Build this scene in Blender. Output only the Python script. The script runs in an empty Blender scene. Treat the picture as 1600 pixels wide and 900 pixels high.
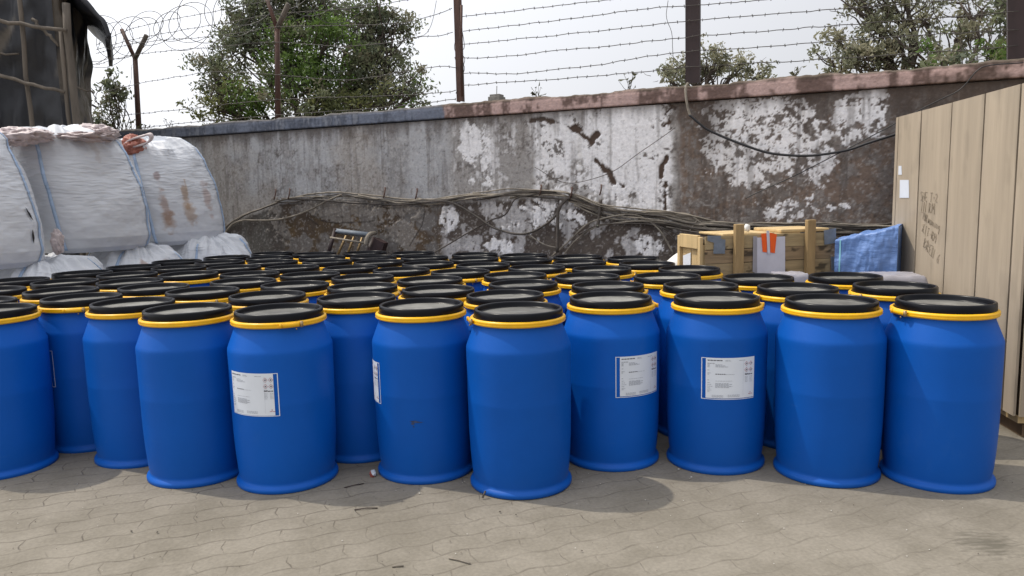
import bpy, math, random
import numpy as np
random.seed(4)
SC = bpy.context.scene
COL = SC.collection

# ------------------------------------------------------------------ camera, world, sun, exposure
CAM_F, PITCH, ROLL, CAM_H = 1180.0, 0.12326, -0.02131, 1.636
_c, _s = math.cos(PITCH), math.sin(PITCH)
_rt, _up, FW = np.array([1., 0, 0]), np.array([0, _s, _c]), np.array([0, _c, -_s])
RT = math.cos(ROLL)*_rt + math.sin(ROLL)*_up
UP = -math.sin(ROLL)*_rt + math.cos(ROLL)*_up
cd = bpy.data.cameras.new('camera'); cam = bpy.data.objects.new('camera', cd); COL.objects.link(cam)
cd.sensor_width = 36.0; cd.lens = CAM_F/1600*36.0; cd.clip_start = 0.05; cd.clip_end = 2000
from mathutils import Matrix, Vector
M = Matrix.Identity(4)
for i in range(3):
    M[i][0], M[i][1], M[i][2] = RT[i], UP[i], -FW[i]
M[2][3] = CAM_H
cam.matrix_world = M
SC.camera = cam

TO_SUN = np.array([-0.58, 0.22, 1.01])
SUN_EL = math.atan2(TO_SUN[2], math.hypot(TO_SUN[0], TO_SUN[1]))
SUN_ROT = math.atan2(TO_SUN[0], TO_SUN[1])
w = bpy.data.worlds.new('World'); SC.world = w; w.use_nodes = True
nt = w.node_tree; bg = nt.nodes['Background']
sky = nt.nodes.new('ShaderNodeTexSky'); sky.sky_type = 'NISHITA'; sky.sun_disc = False
sky.sun_elevation = SUN_EL; sky.sun_rotation = SUN_ROT; sky.air_density = 1.0; sky.dust_density = 6.0; sky.ozone_density = 1.0
mixw = nt.nodes.new('ShaderNodeMix'); mixw.data_type = 'RGBA'; mixw.inputs[0].default_value = 0.88
# pale haze veil over the sky, brighter towards the side the sun stands on
wtc = nt.nodes.new('ShaderNodeTexCoord'); wdt = nt.nodes.new('ShaderNodeVectorMath'); wdt.operation = 'DOT_PRODUCT'
wdt.inputs[1].default_value = tuple(TO_SUN/np.linalg.norm(TO_SUN)); nt.links.new(wtc.outputs['Generated'], wdt.inputs[0])
def wmath(op, a, b_):
    k = nt.nodes.new('ShaderNodeMath'); k.operation = op; nt.links.new(a, k.inputs[0]); k.inputs[1].default_value = b_; return k.outputs[0]
wa = wmath('ADD', wmath('MULTIPLY', wmath('POWER', wmath('MAXIMUM', wmath('ADD', wdt.outputs['Value'], .2), 0.0), 1.5), 10.5), 6.4)
wv = nt.nodes.new('ShaderNodeVectorMath'); wv.operation = 'SCALE'; wv.inputs[0].default_value = (.985, 1.0, 1.05); nt.links.new(wa, wv.inputs['Scale']); nt.links.new(wv.outputs[0], mixw.inputs[7])
nt.links.new(sky.outputs[0], mixw.inputs[6]); nt.links.new(mixw.outputs[2], bg.inputs[0])
bg.inputs[1].default_value = 0.10
sd = bpy.data.lights.new('sun', 'SUN'); sd.energy = 2.7; sd.angle = math.radians(0.8); sd.color = (1.0, 0.93, 0.82)
so = bpy.data.objects.new('sun', sd); COL.objects.link(so)
so.rotation_euler = Vector(TO_SUN).to_track_quat('Z', 'Y').to_euler()
SC.view_settings.view_transform = 'Standard'; SC.view_settings.look = 'None'
SC.view_settings.exposure = 0.0; SC.view_settings.gamma = 1.0; SC.view_settings.use_curve_mapping = False

# ------------------------------------------------------------------ geometry from bearings
CP = np.array([0, 0, CAM_H])
TW = np.array([.9058, -.4236]); NW = np.array([.4236, .9058])     # along the wall / away through the wall
DW = 8.34                                                          # distance of the wall face
def ray(px, py): return FW + RT*(px-800)/CAM_F + UP*(450-py)/CAM_F
def wallp(px, py, d=DW):
    r = ray(px, py); return CP + r*(d/(r[0]*NW[0]+r[1]*NW[1]))
def aty(px, py, Y): r = ray(px, py); return CP + r*(Y/r[1])
def sz(px, py): p = wallp(px, py); return p[0]*TW[0]+p[1]*TW[1], p[2]
def W3(s, d, z): return np.array([s*TW[0]+d*NW[0], s*TW[1]+d*NW[1], z])

# ------------------------------------------------------------------ noise
def _hash(ix, iy, iz, seed):
    n = (ix*374761393 + iy*668265263 + iz*2147483647 + seed*1274126177) & 0xFFFFFFFF
    n = ((n ^ (n >> 13))*1274126177) & 0xFFFFFFFF
    n = (n ^ (n >> 16)) & 0xFFFFFFFF
    return (n & 0xFFFFFF)/float(0xFFFFFF)
def vnoise(x, y, z=None, seed=0):
    x = np.asarray(x, float); y = np.asarray(y, float); z = np.zeros_like(x) if z is None else np.asarray(z, float)
    x, y, z = np.broadcast_arrays(x, y, z)
    ix, iy, iz = np.floor(x).astype(np.int64), np.floor(y).astype(np.int64), np.floor(z).astype(np.int64)
    fx, fy, fz = x-ix, y-iy, z-iz
    fx, fy, fz = fx*fx*(3-2*fx), fy*fy*(3-2*fy), fz*fz*(3-2*fz)
    r = 0
    for a in (0, 1):
        for b in (0, 1):
            for c in (0, 1):
                r = r + _hash(ix+a, iy+b, iz+c, seed)*(fx if a else 1-fx)*(fy if b else 1-fy)*(fz if c else 1-fz)
    return r
def fbm(x, y, z=None, o=4, seed=0, g=.5):
    r, a, t, k = 0, 1, 0, 1
    for i in range(o):
        r = r + a*vnoise(np.asarray(x)*k, np.asarray(y)*k, None if z is None else np.asarray(z)*k, seed+i*17); t += a; a *= g; k *= 2.03
    return r/t
def sstep(a, b, x): t = np.clip((x-a)/(b-a), 0, 1); return t*t*(3-2*t)

# ------------------------------------------------------------------ materials
def lin(c): return tuple((v/12.92 if v <= .04045 else ((v+.055)/1.055)**2.4) for v in (c[0]/255, c[1]/255, c[2]/255))
def mat(name, col, rough=.7, metal=0., var=.12, scale=8., bump=0., bscale=40., stretch=(1, 1, 1), rnd=0., col2=None, spec=.5, attr=None, trans=0.):
    m = bpy.data.materials.new(name); m.use_nodes = True; n = m.node_tree.nodes; l = m.node_tree.links
    b = n['Principled BSDF']; b.inputs['Roughness'].default_value = rough; b.inputs['Metallic'].default_value = metal
    b.inputs['Specular IOR Level'].default_value = spec
    tc = n.new('ShaderNodeTexCoord'); mp = n.new('ShaderNodeMapping'); mp.inputs[3].default_value = stretch
    if rnd:
        oj = n.new('ShaderNodeObjectInfo'); vs = n.new('ShaderNodeVectorMath'); vs.operation = 'SCALE'; vs.inputs[0].default_value = (37., 23., 51.); l.new(oj.outputs['Random'], vs.inputs['Scale']); l.new(vs.outputs[0], mp.inputs[1])
    l.new(tc.outputs['Object'], mp.inputs[0])
    no = n.new('ShaderNodeTexNoise'); no.inputs['Scale'].default_value = scale; no.inputs['Detail'].default_value = 6; no.inputs['Roughness'].default_value = .65
    l.new(mp.outputs[0], no.inputs[0])
    mr = n.new('ShaderNodeMapRange'); mr.inputs[1].default_value = .3; mr.inputs[2].default_value = .7
    l.new(no.outputs[0], mr.inputs[0])
    mx = n.new('ShaderNodeMix'); mx.data_type = 'RGBA'
    l.new(mr.outputs[0], mx.inputs[0])
    if attr:
        at = n.new('ShaderNodeAttribute'); at.attribute_name = attr
        hs = n.new('ShaderNodeMix'); hs.data_type = 'RGBA'; hs.blend_type = 'MULTIPLY'; hs.inputs[0].default_value = 1
        mx.inputs[6].default_value = (1-var, 1-var, 1-var, 1); mx.inputs[7].default_value = (1+var, 1+var, 1+var, 1)
        l.new(at.outputs[0], hs.inputs[6]); l.new(mx.outputs[2], hs.inputs[7]); out = hs.outputs[2]
    else:
        c1 = tuple(v*(1-var) for v in col); c2 = col2 or tuple(min(1, v*(1+var)) for v in col)
        mx.inputs[6].default_value = (*c1, 1); mx.inputs[7].default_value = (*c2, 1); out = mx.outputs[2]
    if rnd:
        oi = n.new('ShaderNodeObjectInfo'); r2 = n.new('ShaderNodeMapRange'); r2.inputs[3].default_value = 1-rnd; r2.inputs[4].default_value = 1+rnd
        l.new(oi.outputs['Random'], r2.inputs[0]); h = n.new('ShaderNodeHueSaturation'); l.new(r2.outputs[0], h.inputs['Value']); l.new(out, h.inputs['Color']); out = h.outputs[0]
    l.new(out, b.inputs['Base Color'])
    if bump:
        nb = n.new('ShaderNodeTexNoise'); nb.inputs['Scale'].default_value = bscale; nb.inputs['Detail'].default_value = 5
        l.new(mp.outputs[0], nb.inputs[0]); bp = n.new('ShaderNodeBump'); bp.inputs['Strength'].default_value = 1; bp.inputs['Distance'].default_value = bump
        l.new(nb.outputs[0], bp.inputs['Height']); l.new(bp.outputs[0], b.inputs['Normal'])
    if trans:
        tr = n.new('ShaderNodeBsdfTranslucent'); l.new(out, tr.inputs[0]); ms = n.new('ShaderNodeMixShader'); ms.inputs[0].default_value = trans
        l.new(b.outputs[0], ms.inputs[1]); l.new(tr.outputs[0], ms.inputs[2]); l.new(ms.outputs[0], n['Material Output'].inputs[0])
    return m
MT = {}
MT['blue'] = mat('blue_plastic', (.0003, .088, .42), .50, var=.05, scale=3, rnd=.11, bump=.0003, bscale=60, spec=.22)
MT['black'] = mat('black_plastic', (.003, .0035, .006), .30, var=.2, scale=12, rnd=.1, spec=.22)
MT['lidtop'] = mat('dusty_black_plastic', (.125, .12, .11), .42, var=.4, scale=5, col2=(.23, .225, .20), rnd=.25, bump=.001, bscale=30)
MT['yellow'] = mat('yellow_steel', (.88, .47, .004), .33, var=.12, scale=14, rnd=.05)
MT['steel'] = mat('zinc_steel', (.34, .24, .12), .45, metal=.6, var=.2, scale=30)
MT['paper'] = mat('white_label', (.72, .76, .82), .45, var=.03)
MT['ink'] = mat('label_ink', (.10, .10, .12), .6)
MT['ink_faint'] = mat('label_ink_faint', (.36, .38, .42), .6)
MT['red_ink'] = mat('label_red', (.45, .14, .16), .6)
MT['rust'] = mat('rusty_steel', (.060, .028, .022), .75, var=.4, scale=9, col2=(.13, .065, .045), stretch=(1, 1, .2), bump=.002)
MT['rustdark'] = mat('dark_painted_steel', (.030, .015, .015), .6, var=.3, scale=10, stretch=(1, 1, .15), bump=.001)
MT['wire'] = mat('barbed_wire_steel', (.07, .062, .055), .6, metal=.3, var=.3, scale=20)
MT['coil'] = mat('razor_wire_steel', (.085, .082, .08), .5, metal=.3, var=.3, scale=20)
MT['cable'] = mat('dusty_cable', (.17, .145, .115), .8, var=.5, scale=5, col2=(.36, .315, .255))
MT['cable_dark'] = mat('dark_cable', (.045, .038, .032), .7, var=.4, scale=7, col2=(.12, .10, .085))
MT['cable_black'] = mat('black_cable', (.010, .010, .012), .45, var=.3, scale=7)
MT['bag'] = mat('woven_bag', (.56, .60, .66), .5, attr='Col', var=.05, scale=9, bump=.003, bscale=16, stretch=(.5, .5, 2.4), trans=.15)
MT['seam'] = mat('blue_seam', (.36, .47, .64), .6, var=.25, scale=9)
MT['pink'] = mat('pinkish_liner', (.66, .57, .56), .5, var=.25, scale=8, bump=.01, bscale=8, trans=.2)
MT['orange'] = mat('orange_liner', (.48, .19, .14), .5, var=.25, scale=8, bump=.008, bscale=12, trans=.2)
MT['black_slit'] = mat('bag_tear', (.02, .018, .02), .9)
MT['tarp'] = mat('dark_tarpaulin', (.020, .021, .025), .42, attr='Col', var=.3, scale=3, bump=.012, bscale=4)
MT['pole'] = mat('weathered_pole', (.12, .10, .08), .85, var=.35, scale=9, stretch=(1, 1, .15), bump=.004, bscale=30)
MT['crate'] = mat('pale_planks', (.50, .39, .265), .7, attr='Col', var=.10, scale=4, stretch=(3, 3, .25), bump=.0012, bscale=22)
MT['crate_dark'] = mat('dark_wood', (.16, .105, .06), .8, var=.3, scale=5, stretch=(3, 3, .3))
MT['oldwood'] = mat('old_planks', (.36, .25, .12), .8, attr='Col', var=.28, scale=5, stretch=(.35, .35, 4), bump=.002, bscale=18)
MT['newwood'] = mat('pale_wood', (.55, .40, .20), .75, var=.2, scale=6, stretch=(2, 2, .3), bump=.001, bscale=20)
MT['postwood'] = mat('post_wood', (.34, .23, .105), .8, var=.25, scale=6, stretch=(2, 2, .3), bump=.002, bscale=20)
MT['patch'] = mat('grey_blue_patch', (.17, .20, .24), .6, var=.2, scale=16)
MT['pouch'] = mat('milky_pouch', (.60, .60, .68), .35, var=.06, scale=10)
MT['film'] = mat('milky_film', (.33, .32, .35), .3, var=.1, scale=10, bump=.004, bscale=8)
MT['orange_tape'] = mat('orange_sticker', (.90, .12, .01), .5, var=.05)
MT['white'] = mat('white_plastic', (.75, .74, .70), .5, var=.06)
MT['bluetarp'] = mat('blue_tarpaulin', (.115, .23, .53), .45, var=.12, scale=6, col2=(.18, .30, .61), bump=.008, bscale=14, stretch=(1, 1, 2.6))
MT['strap'] = mat('cyan_strap', (.30, .68, .78), .5, var=.05)
MT['marker'] = mat('marker_ink', (.30, .25, .19), .8)
MT['bark'] = mat('bark', (.065, .05, .04), .9, var=.4, scale=12, stretch=(1, 1, .3), bump=.01, bscale=20)
MT['leaf'] = mat('foliage', (.07, .09, .03), .55, attr='Col', var=.1, scale=2, trans=.42, spec=.3)
MT['wall'] = mat('old_plaster', (.3, .3, .3), .9, attr='Col', var=.16, scale=26, bump=.006, bscale=34, spec=.15)
MT['stone'] = mat('grey_concrete', (.22, .21, .19), .9, var=.3, scale=12, bump=.003)

def dusty(m, col, amt):
    # pale dust and rubbed scuffs with a shape of their own on the plastic, thicker near the foot
    n = m.node_tree.nodes; l = m.node_tree.links; b = n['Principled BSDF']; src = b.inputs['Base Color'].links[0].from_socket
    tc = n.new('ShaderNodeTexCoord'); oj = n.new('ShaderNodeObjectInfo'); vs = n.new('ShaderNodeVectorMath'); vs.operation = 'SCALE'; vs.inputs[0].default_value = (19., 41., 7.); l.new(oj.outputs['Random'], vs.inputs['Scale'])
    ad = n.new('ShaderNodeVectorMath'); l.new(tc.outputs['Object'], ad.inputs[0]); l.new(vs.outputs[0], ad.inputs[1])
    mp = n.new('ShaderNodeMapping'); mp.inputs[3].default_value = (1, 1, .55); l.new(ad.outputs[0], mp.inputs[0])
    a = n.new('ShaderNodeTexNoise'); a.inputs['Scale'].default_value = 4.5; a.inputs['Detail'].default_value = 9; a.inputs['Roughness'].default_value = .72; l.new(mp.outputs[0], a.inputs[0])
    r = n.new('ShaderNodeMapRange'); r.inputs[1].default_value = .60; r.inputs[2].default_value = .84; r.inputs[4].default_value = amt; l.new(a.outputs[0], r.inputs[0])
    sx = n.new('ShaderNodeSeparateXYZ'); l.new(tc.outputs['Object'], sx.inputs[0]); f = n.new('ShaderNodeMapRange'); f.inputs[1].default_value = 0; f.inputs[2].default_value = .14; f.inputs[3].default_value = .10; f.inputs[4].default_value = 0; l.new(sx.outputs[2], f.inputs[0])
    f2 = n.new('ShaderNodeMath'); f2.operation = 'MULTIPLY'; l.new(f.outputs[0], f2.inputs[0]); l.new(a.outputs[0], f2.inputs[1])
    mp3 = n.new('ShaderNodeMapping'); mp3.inputs[2].default_value = (.3, .5, .2); mp3.inputs[3].default_value = (3, 3, 28); l.new(ad.outputs[0], mp3.inputs[0])
    c = n.new('ShaderNodeTexNoise'); c.inputs['Scale'].default_value = 2.4; c.inputs['Detail'].default_value = 3; l.new(mp3.outputs[0], c.inputs[0])
    rc = n.new('ShaderNodeMapRange'); rc.inputs[1].default_value = .70; rc.inputs[2].default_value = .78; rc.inputs[4].default_value = amt*.8; l.new(c.outputs[0], rc.inputs[0])
    s1 = n.new('ShaderNodeMath'); l.new(r.outputs[0], s1.inputs[0]); l.new(f2.outputs[0], s1.inputs[1]); s2 = n.new('ShaderNodeMath'); l.new(s1.outputs[0], s2.inputs[0]); l.new(rc.outputs[0], s2.inputs[1]); s2.use_clamp = True
    mx = n.new('ShaderNodeMix'); mx.data_type = 'RGBA'; l.new(s2.outputs[0], mx.inputs[0]); l.new(src, mx.inputs[6]); mx.inputs[7].default_value = (*col, 1); l.new(mx.outputs[2], b.inputs['Base Color'])
dusty(MT['blue'], (.08, .19, .40), .16); dusty(MT['black'], (.20, .19, .17), .07)

def ground_mat():
    m = bpy.data.materials.new('dusty_pavers'); m.use_nodes = True; n = m.node_tree.nodes; l = m.node_tree.links
    b = n['Principled BSDF']; b.inputs['Roughness'].default_value = .9; b.inputs['Specular IOR Level'].default_value = .2
    tc = n.new('ShaderNodeTexCoord'); mp = n.new('ShaderNodeMapping'); mp.inputs[2].default_value = (0, 0, math.radians(-22))
    l.new(tc.outputs['Object'], mp.inputs[0])
    # wavy interlocking edges: coordinates pushed about by a triangle wave and a slow noise
    sx = n.new('ShaderNodeSeparateXYZ'); l.new(mp.outputs[0], sx.inputs[0])
    def mth(op, a, b_=None, c_=None):
        k = n.new('ShaderNodeMath'); k.operation = op
        for i, v in enumerate((a, b_, c_)):
            if v is None: continue
            if isinstance(v, (int, float)): k.inputs[i].default_value = v
            else: l.new(v, k.inputs[i])
        return k.outputs[0]
    tri = mth('SINE', mth('MULTIPLY', sx.outputs[0], 24.2))
    wob = mth('ADD', mth('MULTIPLY', tri, .010), mth('MULTIPLY', mth('PINGPONG', sx.outputs[0], .13), .10))
    nz = n.new('ShaderNodeTexNoise'); nz.inputs['Scale'].default_value = 2.6; nz.inputs['Detail'].default_value = 4; l.new(mp.outputs[0], nz.inputs[0])
    nzs = mth('MULTIPLY', mth('SUBTRACT', nz.outputs[0], .5), .075)
    y2 = mth('ADD', mth('ADD', sx.outputs[1], wob), nzs)
    tri2 = mth('MULTIPLY', mth('PINGPONG', y2, .0725), .25)
    x2 = mth('ADD', mth('ADD', sx.outputs[0], tri2), nzs)
    cx = n.new('ShaderNodeCombineXYZ'); l.new(x2, cx.inputs[0]); l.new(y2, cx.inputs[1])
    br = n.new('ShaderNodeTexBrick'); br.inputs['Scale'].default_value = 1; br.inputs['Brick Width'].default_value = .26; br.inputs['Row Height'].default_value = .145
    br.inputs['Mortar Size'].default_value = .0065; br.inputs['Mortar Smooth'].default_value = 1.0; br.offset = .5
    l.new(cx.outputs[0], br.inputs[0])
    fine = n.new('ShaderNodeTexNoise'); fine.inputs['Scale'].default_value = 2.1; fine.inputs['Detail'].default_value = 8; fine.inputs['Roughness'].default_value = .7
    l.new(mp.outputs[0], fine.inputs[0])
    m2 = n.new('ShaderNodeMapRange'); m2.inputs[1].default_value = .40; m2.inputs[2].default_value = .60; l.new(fine.outputs[0], m2.inputs[0])
    # joints fade where dust has filled them, more towards +x
    n3 = n.new('ShaderNodeTexNoise'); n3.inputs['Scale'].default_value = 7; n3.inputs['Detail'].default_value = 5; l.new(mp.outputs[0], n3.inputs[0])
    jm = n.new('ShaderNodeMapRange'); jm.inputs[1].default_value = .40; jm.inputs[2].default_value = .62; l.new(n3.outputs[0], jm.inputs[0])
    s3 = n.new('ShaderNodeSeparateXYZ'); l.new(tc.outputs['Object'], s3.inputs[0])
    fx = n.new('ShaderNodeMapRange'); fx.inputs[1].default_value = -1.5; fx.inputs[2].default_value = 2.0; fx.inputs[3].default_value = 1.0; fx.inputs[4].default_value = .45; l.new(s3.outputs[0], fx.inputs[0])
    dl = mth('PINGPONG', y2, .0725)
    rl = n.new('ShaderNodeMapRange'); rl.interpolation_type = 'SMOOTHSTEP'; rl.inputs[1].default_value = .0; rl.inputs[2].default_value = .0095; rl.inputs[3].default_value = 1; rl.inputs[4].default_value = 0; l.new(dl, rl.inputs[0])
    rows = mth('MULTIPLY', rl.outputs[0], mth('ADD', mth('MULTIPLY', jm.outputs[0], .6), .4)); cross = mth('MULTIPLY', mth('MULTIPLY', br.outputs['Fac'], jm.outputs[0]), .9)
    joint = mth('MULTIPLY', mth('MAXIMUM', rows, cross), fx.outputs[0])
    c = n.new('ShaderNodeMix'); c.data_type = 'RGBA'; c.inputs[6].default_value = (.186, .166, .132, 1); c.inputs[7].default_value = (.238, .214, .174, 1); l.new(m2.outputs[0], c.inputs[0])
    # speckle
    sp = n.new('ShaderNodeTexNoise'); sp.inputs['Scale'].default_value = 55; sp.inputs['Detail'].default_value = 4; l.new(mp.outputs[0], sp.inputs[0])
    sm = n.new('ShaderNodeMapRange'); sm.inputs[1].default_value = .30; sm.inputs[2].default_value = .70; sm.inputs[3].default_value = .90; sm.inputs[4].default_value = 1.10; l.new(sp.outputs[0], sm.inputs[0])
    cm = n.new('ShaderNodeVectorMath'); cm.operation = 'SCALE'; l.new(c.outputs[2], cm.inputs[0]); l.new(sm.outputs[0], cm.inputs['Scale'])
    d = n.new('ShaderNodeMix'); d.data_type = 'RGBA'; d.inputs[7].default_value = (.105, .088, .068, 1)
    l.new(cm.outputs[0], d.inputs[6]); l.new(mth('MULTIPLY', joint, .62), d.inputs[0])
    # oil stain
    def blob(x, y, r, amp):
        vm = n.new('ShaderNodeVectorMath'); vm.operation = 'DISTANCE'; vm.inputs[1].default_value = (x, y, 0); l.new(tc.outputs['Object'], vm.inputs[0])
        q = n.new('ShaderNodeTexNoise'); q.inputs['Scale'].default_value = 22; q.inputs['Detail'].default_value = 6
        mq = n.new('ShaderNodeMapping'); mq.inputs[2].default_value = (0, 0, .5); mq.inputs[3].default_value = (.5, 2.2, 1); l.new(tc.outputs['Object'], mq.inputs[0]); l.new(mq.outputs[0], q.inputs[0])
        dd = mth('ADD', mth('DIVIDE', vm.outputs['Value'], r), mth('MULTIPLY', mth('SUBTRACT', q.outputs[0], .5), 3.2))
        r_ = n.new('ShaderNodeMapRange'); r_.inputs[1].default_value = .15; r_.inputs[2].default_value = 1.0; r_.inputs[3].default_value = amp; r_.inputs[4].default_value = 0; l.new(dd, r_.inputs[0]); return r_.outputs[0]
    e = n.new('ShaderNodeMix'); e.data_type = 'RGBA'; e.inputs[7].default_value = (.10, .09, .07, 1)
    l.new(d.outputs[2], e.inputs[6]); l.new(blob(2.15, 3.29, .15, .75), e.inputs[0])
    l.new(e.outputs[2], b.inputs['Base Color'])
    bp = n.new('ShaderNodeBump'); bp.inputs['Strength'].default_value = .7; bp.inputs['Distance'].default_value = .006
    hh = mth('ADD', mth('MULTIPLY', joint, -1.1), mth('ADD', mth('MULTIPLY', fine.outputs[0], .8), mth('MULTIPLY', sp.outputs[0], .25)))
    l.new(hh, bp.inputs['Height']); l.new(bp.outputs[0], b.inputs['Normal'])
    return m

# ------------------------------------------------------------------ mesh builder
class MB:
    def __init__(s): s.v = []; s.f = []; s.m = []; s.c = []; s.n = 0; s.sm = []
    def add(s, V, F, mi=0, col=None, smooth=True):
        V = np.asarray(V, float).reshape(-1, 3); s.v.append(V)
        for f in F: s.f.append([i+s.n for i in f])
        s.m += [mi]*len(F); s.sm += [smooth]*len(F)
        c = np.ones((len(V), 4))
        if col is not None: c[:, :3] = col
        s.c.append(c); s.n += len(V); return s
    def box(s, c, size, rz=0, mi=0, col=None, tilt=None):
        x, y, z = [v/2 for v in size]
        V = np.array([[a, b, d] for a in (-x, x) for b in (-y, y) for d in (-z, z)])
        if tilt is not None: V = V @ np.array(Matrix.Rotation(tilt[1], 3, tilt[0])).T
        R = np.array([[math.cos(rz), -math.sin(rz), 0], [math.sin(rz), math.cos(rz), 0], [0, 0, 1]])
        V = V @ R.T + np.array(c)
        return s.add(V, [(0, 1, 3, 2), (4, 6, 7, 5), (0, 4, 5, 1), (2, 3, 7, 6), (0, 2, 6, 4), (1, 5, 7, 3)], mi, col, False)
    def tube(s, P, r, k=8, mi=0, cap=True, col=None):
        P = np.asarray(P, float); n = len(P); r = np.broadcast_to(np.asarray(r, float), (n,))
        T = np.gradient(P, axis=0); T /= np.linalg.norm(T, axis=1)[:, None]+1e-9
        V = []; u = None
        for i in range(n):
            t = T[i]
            if u is None:
                a = np.array([0, 0, 1.]) if abs(t[2]) < .9 else np.array([1., 0, 0]); u = np.cross(t, a)
            u = u - t*(u@t); u /= np.linalg.norm(u)+1e-9; w_ = np.cross(t, u)
            for j in range(k):
                a = 2*math.pi*j/k; V.append(P[i]+r[i]*(math.cos(a)*u+math.sin(a)*w_))
        F = [(i*k+j, i*k+(j+1) % k, (i+1)*k+(j+1) % k, (i+1)*k+j) for i in range(n-1) for j in range(k)]
        if cap: F += [tuple(range(k-1, -1, -1)), tuple((n-1)*k+j for j in range(k))]
        return s.add(V, F, mi, col)
    def lathe(s, prof, k=64, mi=0, closed=False):
        V = [[r*math.cos(2*math.pi*j/k), r*math.sin(2*math.pi*j/k), z] for r, z in prof for j in range(k)]
        n = len(prof); F = [(i*k+j, i*k+(j+1) % k, (i+1)*k+(j+1) % k, (i+1)*k+j) for i in range(n-1) for j in range(k)]
        if closed: F += [((n-1)*k+j, (n-1)*k+(j+1) % k, (j+1) % k, j) for j in range(k)]
        return s.add(V, F, mi)
    def grid(s, G, mi=0, col=None, wrap=False, smooth=True):
        a, b = G.shape[:2]; bb = b if wrap else b-1
        F = [(i*b+j, i*b+(j+1) % b, (i+1)*b+(j+1) % b, (i+1)*b+j) for i in range(a-1) for j in range(bb)]
        return s.add(G.reshape(-1, 3), F, mi, None if col is None else np.asarray(col).reshape(-1, 3), smooth)
    def mesh(s, name, mats):
        me = bpy.data.meshes.new(name); V = np.concatenate(s.v)
        me.from_pydata(V.tolist(), [], s.f)
        for m in (mats if isinstance(mats, (list, tuple)) else [mats]):
            if m: me.materials.append(m)
        me.polygons.foreach_set('material_index', s.m); me.polygons.foreach_set('use_smooth', s.sm)
        ca = me.color_attributes.new('Col', 'FLOAT_COLOR', 'POINT'); ca.data.foreach_set('color', np.concatenate(s.c).ravel())
        me.update(); return me
    def build(s, name, mats, parent=None, loc=None, shift=None):
        if shift is not None: s.v = [v-np.asarray(shift) for v in s.v]
        o = bpy.data.objects.new(name, s.mesh(name, mats)); COL.objects.link(o)
        if parent: o.parent = parent
        if loc is not None: o.location = loc
        return o
def bevel(o, wd=.006, seg=2):
    b = o.modifiers.new('bevel', 'BEVEL'); b.width = wd; b.segments = seg; b.limit_method = 'ANGLE'; return o
def tag(o, label, cat, group=None, kind=None):
    if label: o['label'] = label
    if cat: o['category'] = cat
    if group: o['group'] = group
    if kind: o['kind'] = kind
    return o
def thing(name, loc, label, cat, group=None, rz=0):
    o = bpy.data.objects.new(name, None); COL.objects.link(o); o.location = loc; o.rotation_euler = (0, 0, rz); o.empty_display_size = .1
    return tag(o, label, cat, group)
def smooth_path(P, n=8):
    P = np.asarray(P, float); Q = np.vstack([2*P[0]-P[1], P, 2*P[-1]-P[-2]]); out = []
    for i in range(1, len(Q)-2):
        for t in np.linspace(0, 1, n, endpoint=False):
            a, b, c, d = Q[i-1], Q[i], Q[i+1], Q[i+2]
            out.append(.5*((2*b)+(-a+c)*t+(2*a-5*b+4*c-d)*t*t+(-a+3*b-3*c+d)*t**3))
    out.append(P[-1]); return np.array(out)
def bezlen(P): return np.concatenate([[0], np.cumsum(np.linalg.norm(np.diff(P, axis=0), axis=1))])
def resample(P, step):
    L = bezlen(P); n = max(2, int(L[-1]/step)); q = np.linspace(0, L[-1], n)
    return np.stack([np.interp(q, L, P[:, i]) for i in range(3)], -1)

# ------------------------------------------------------------------ ground
g = MB(); R_ = 900
xs = np.concatenate([[-R_, -60], np.linspace(-12, 12, 97), [60, R_]]); ys = np.concatenate([[-R_, -20], np.linspace(0, 14, 57), [60, R_]])
X, Y = np.meshgrid(xs, ys)
near = (np.abs(X) < 11.9) & (Y > .1) & (Y < 13.9)
Z = np.where(near, (fbm(X*.9, Y*.9, seed=3)-.5)*.012, 0)
g.grid(np.stack([X, Y, Z], -1)); go = g.build('ground', ground_mat()); tag(go, None, None, kind='structure')

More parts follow.
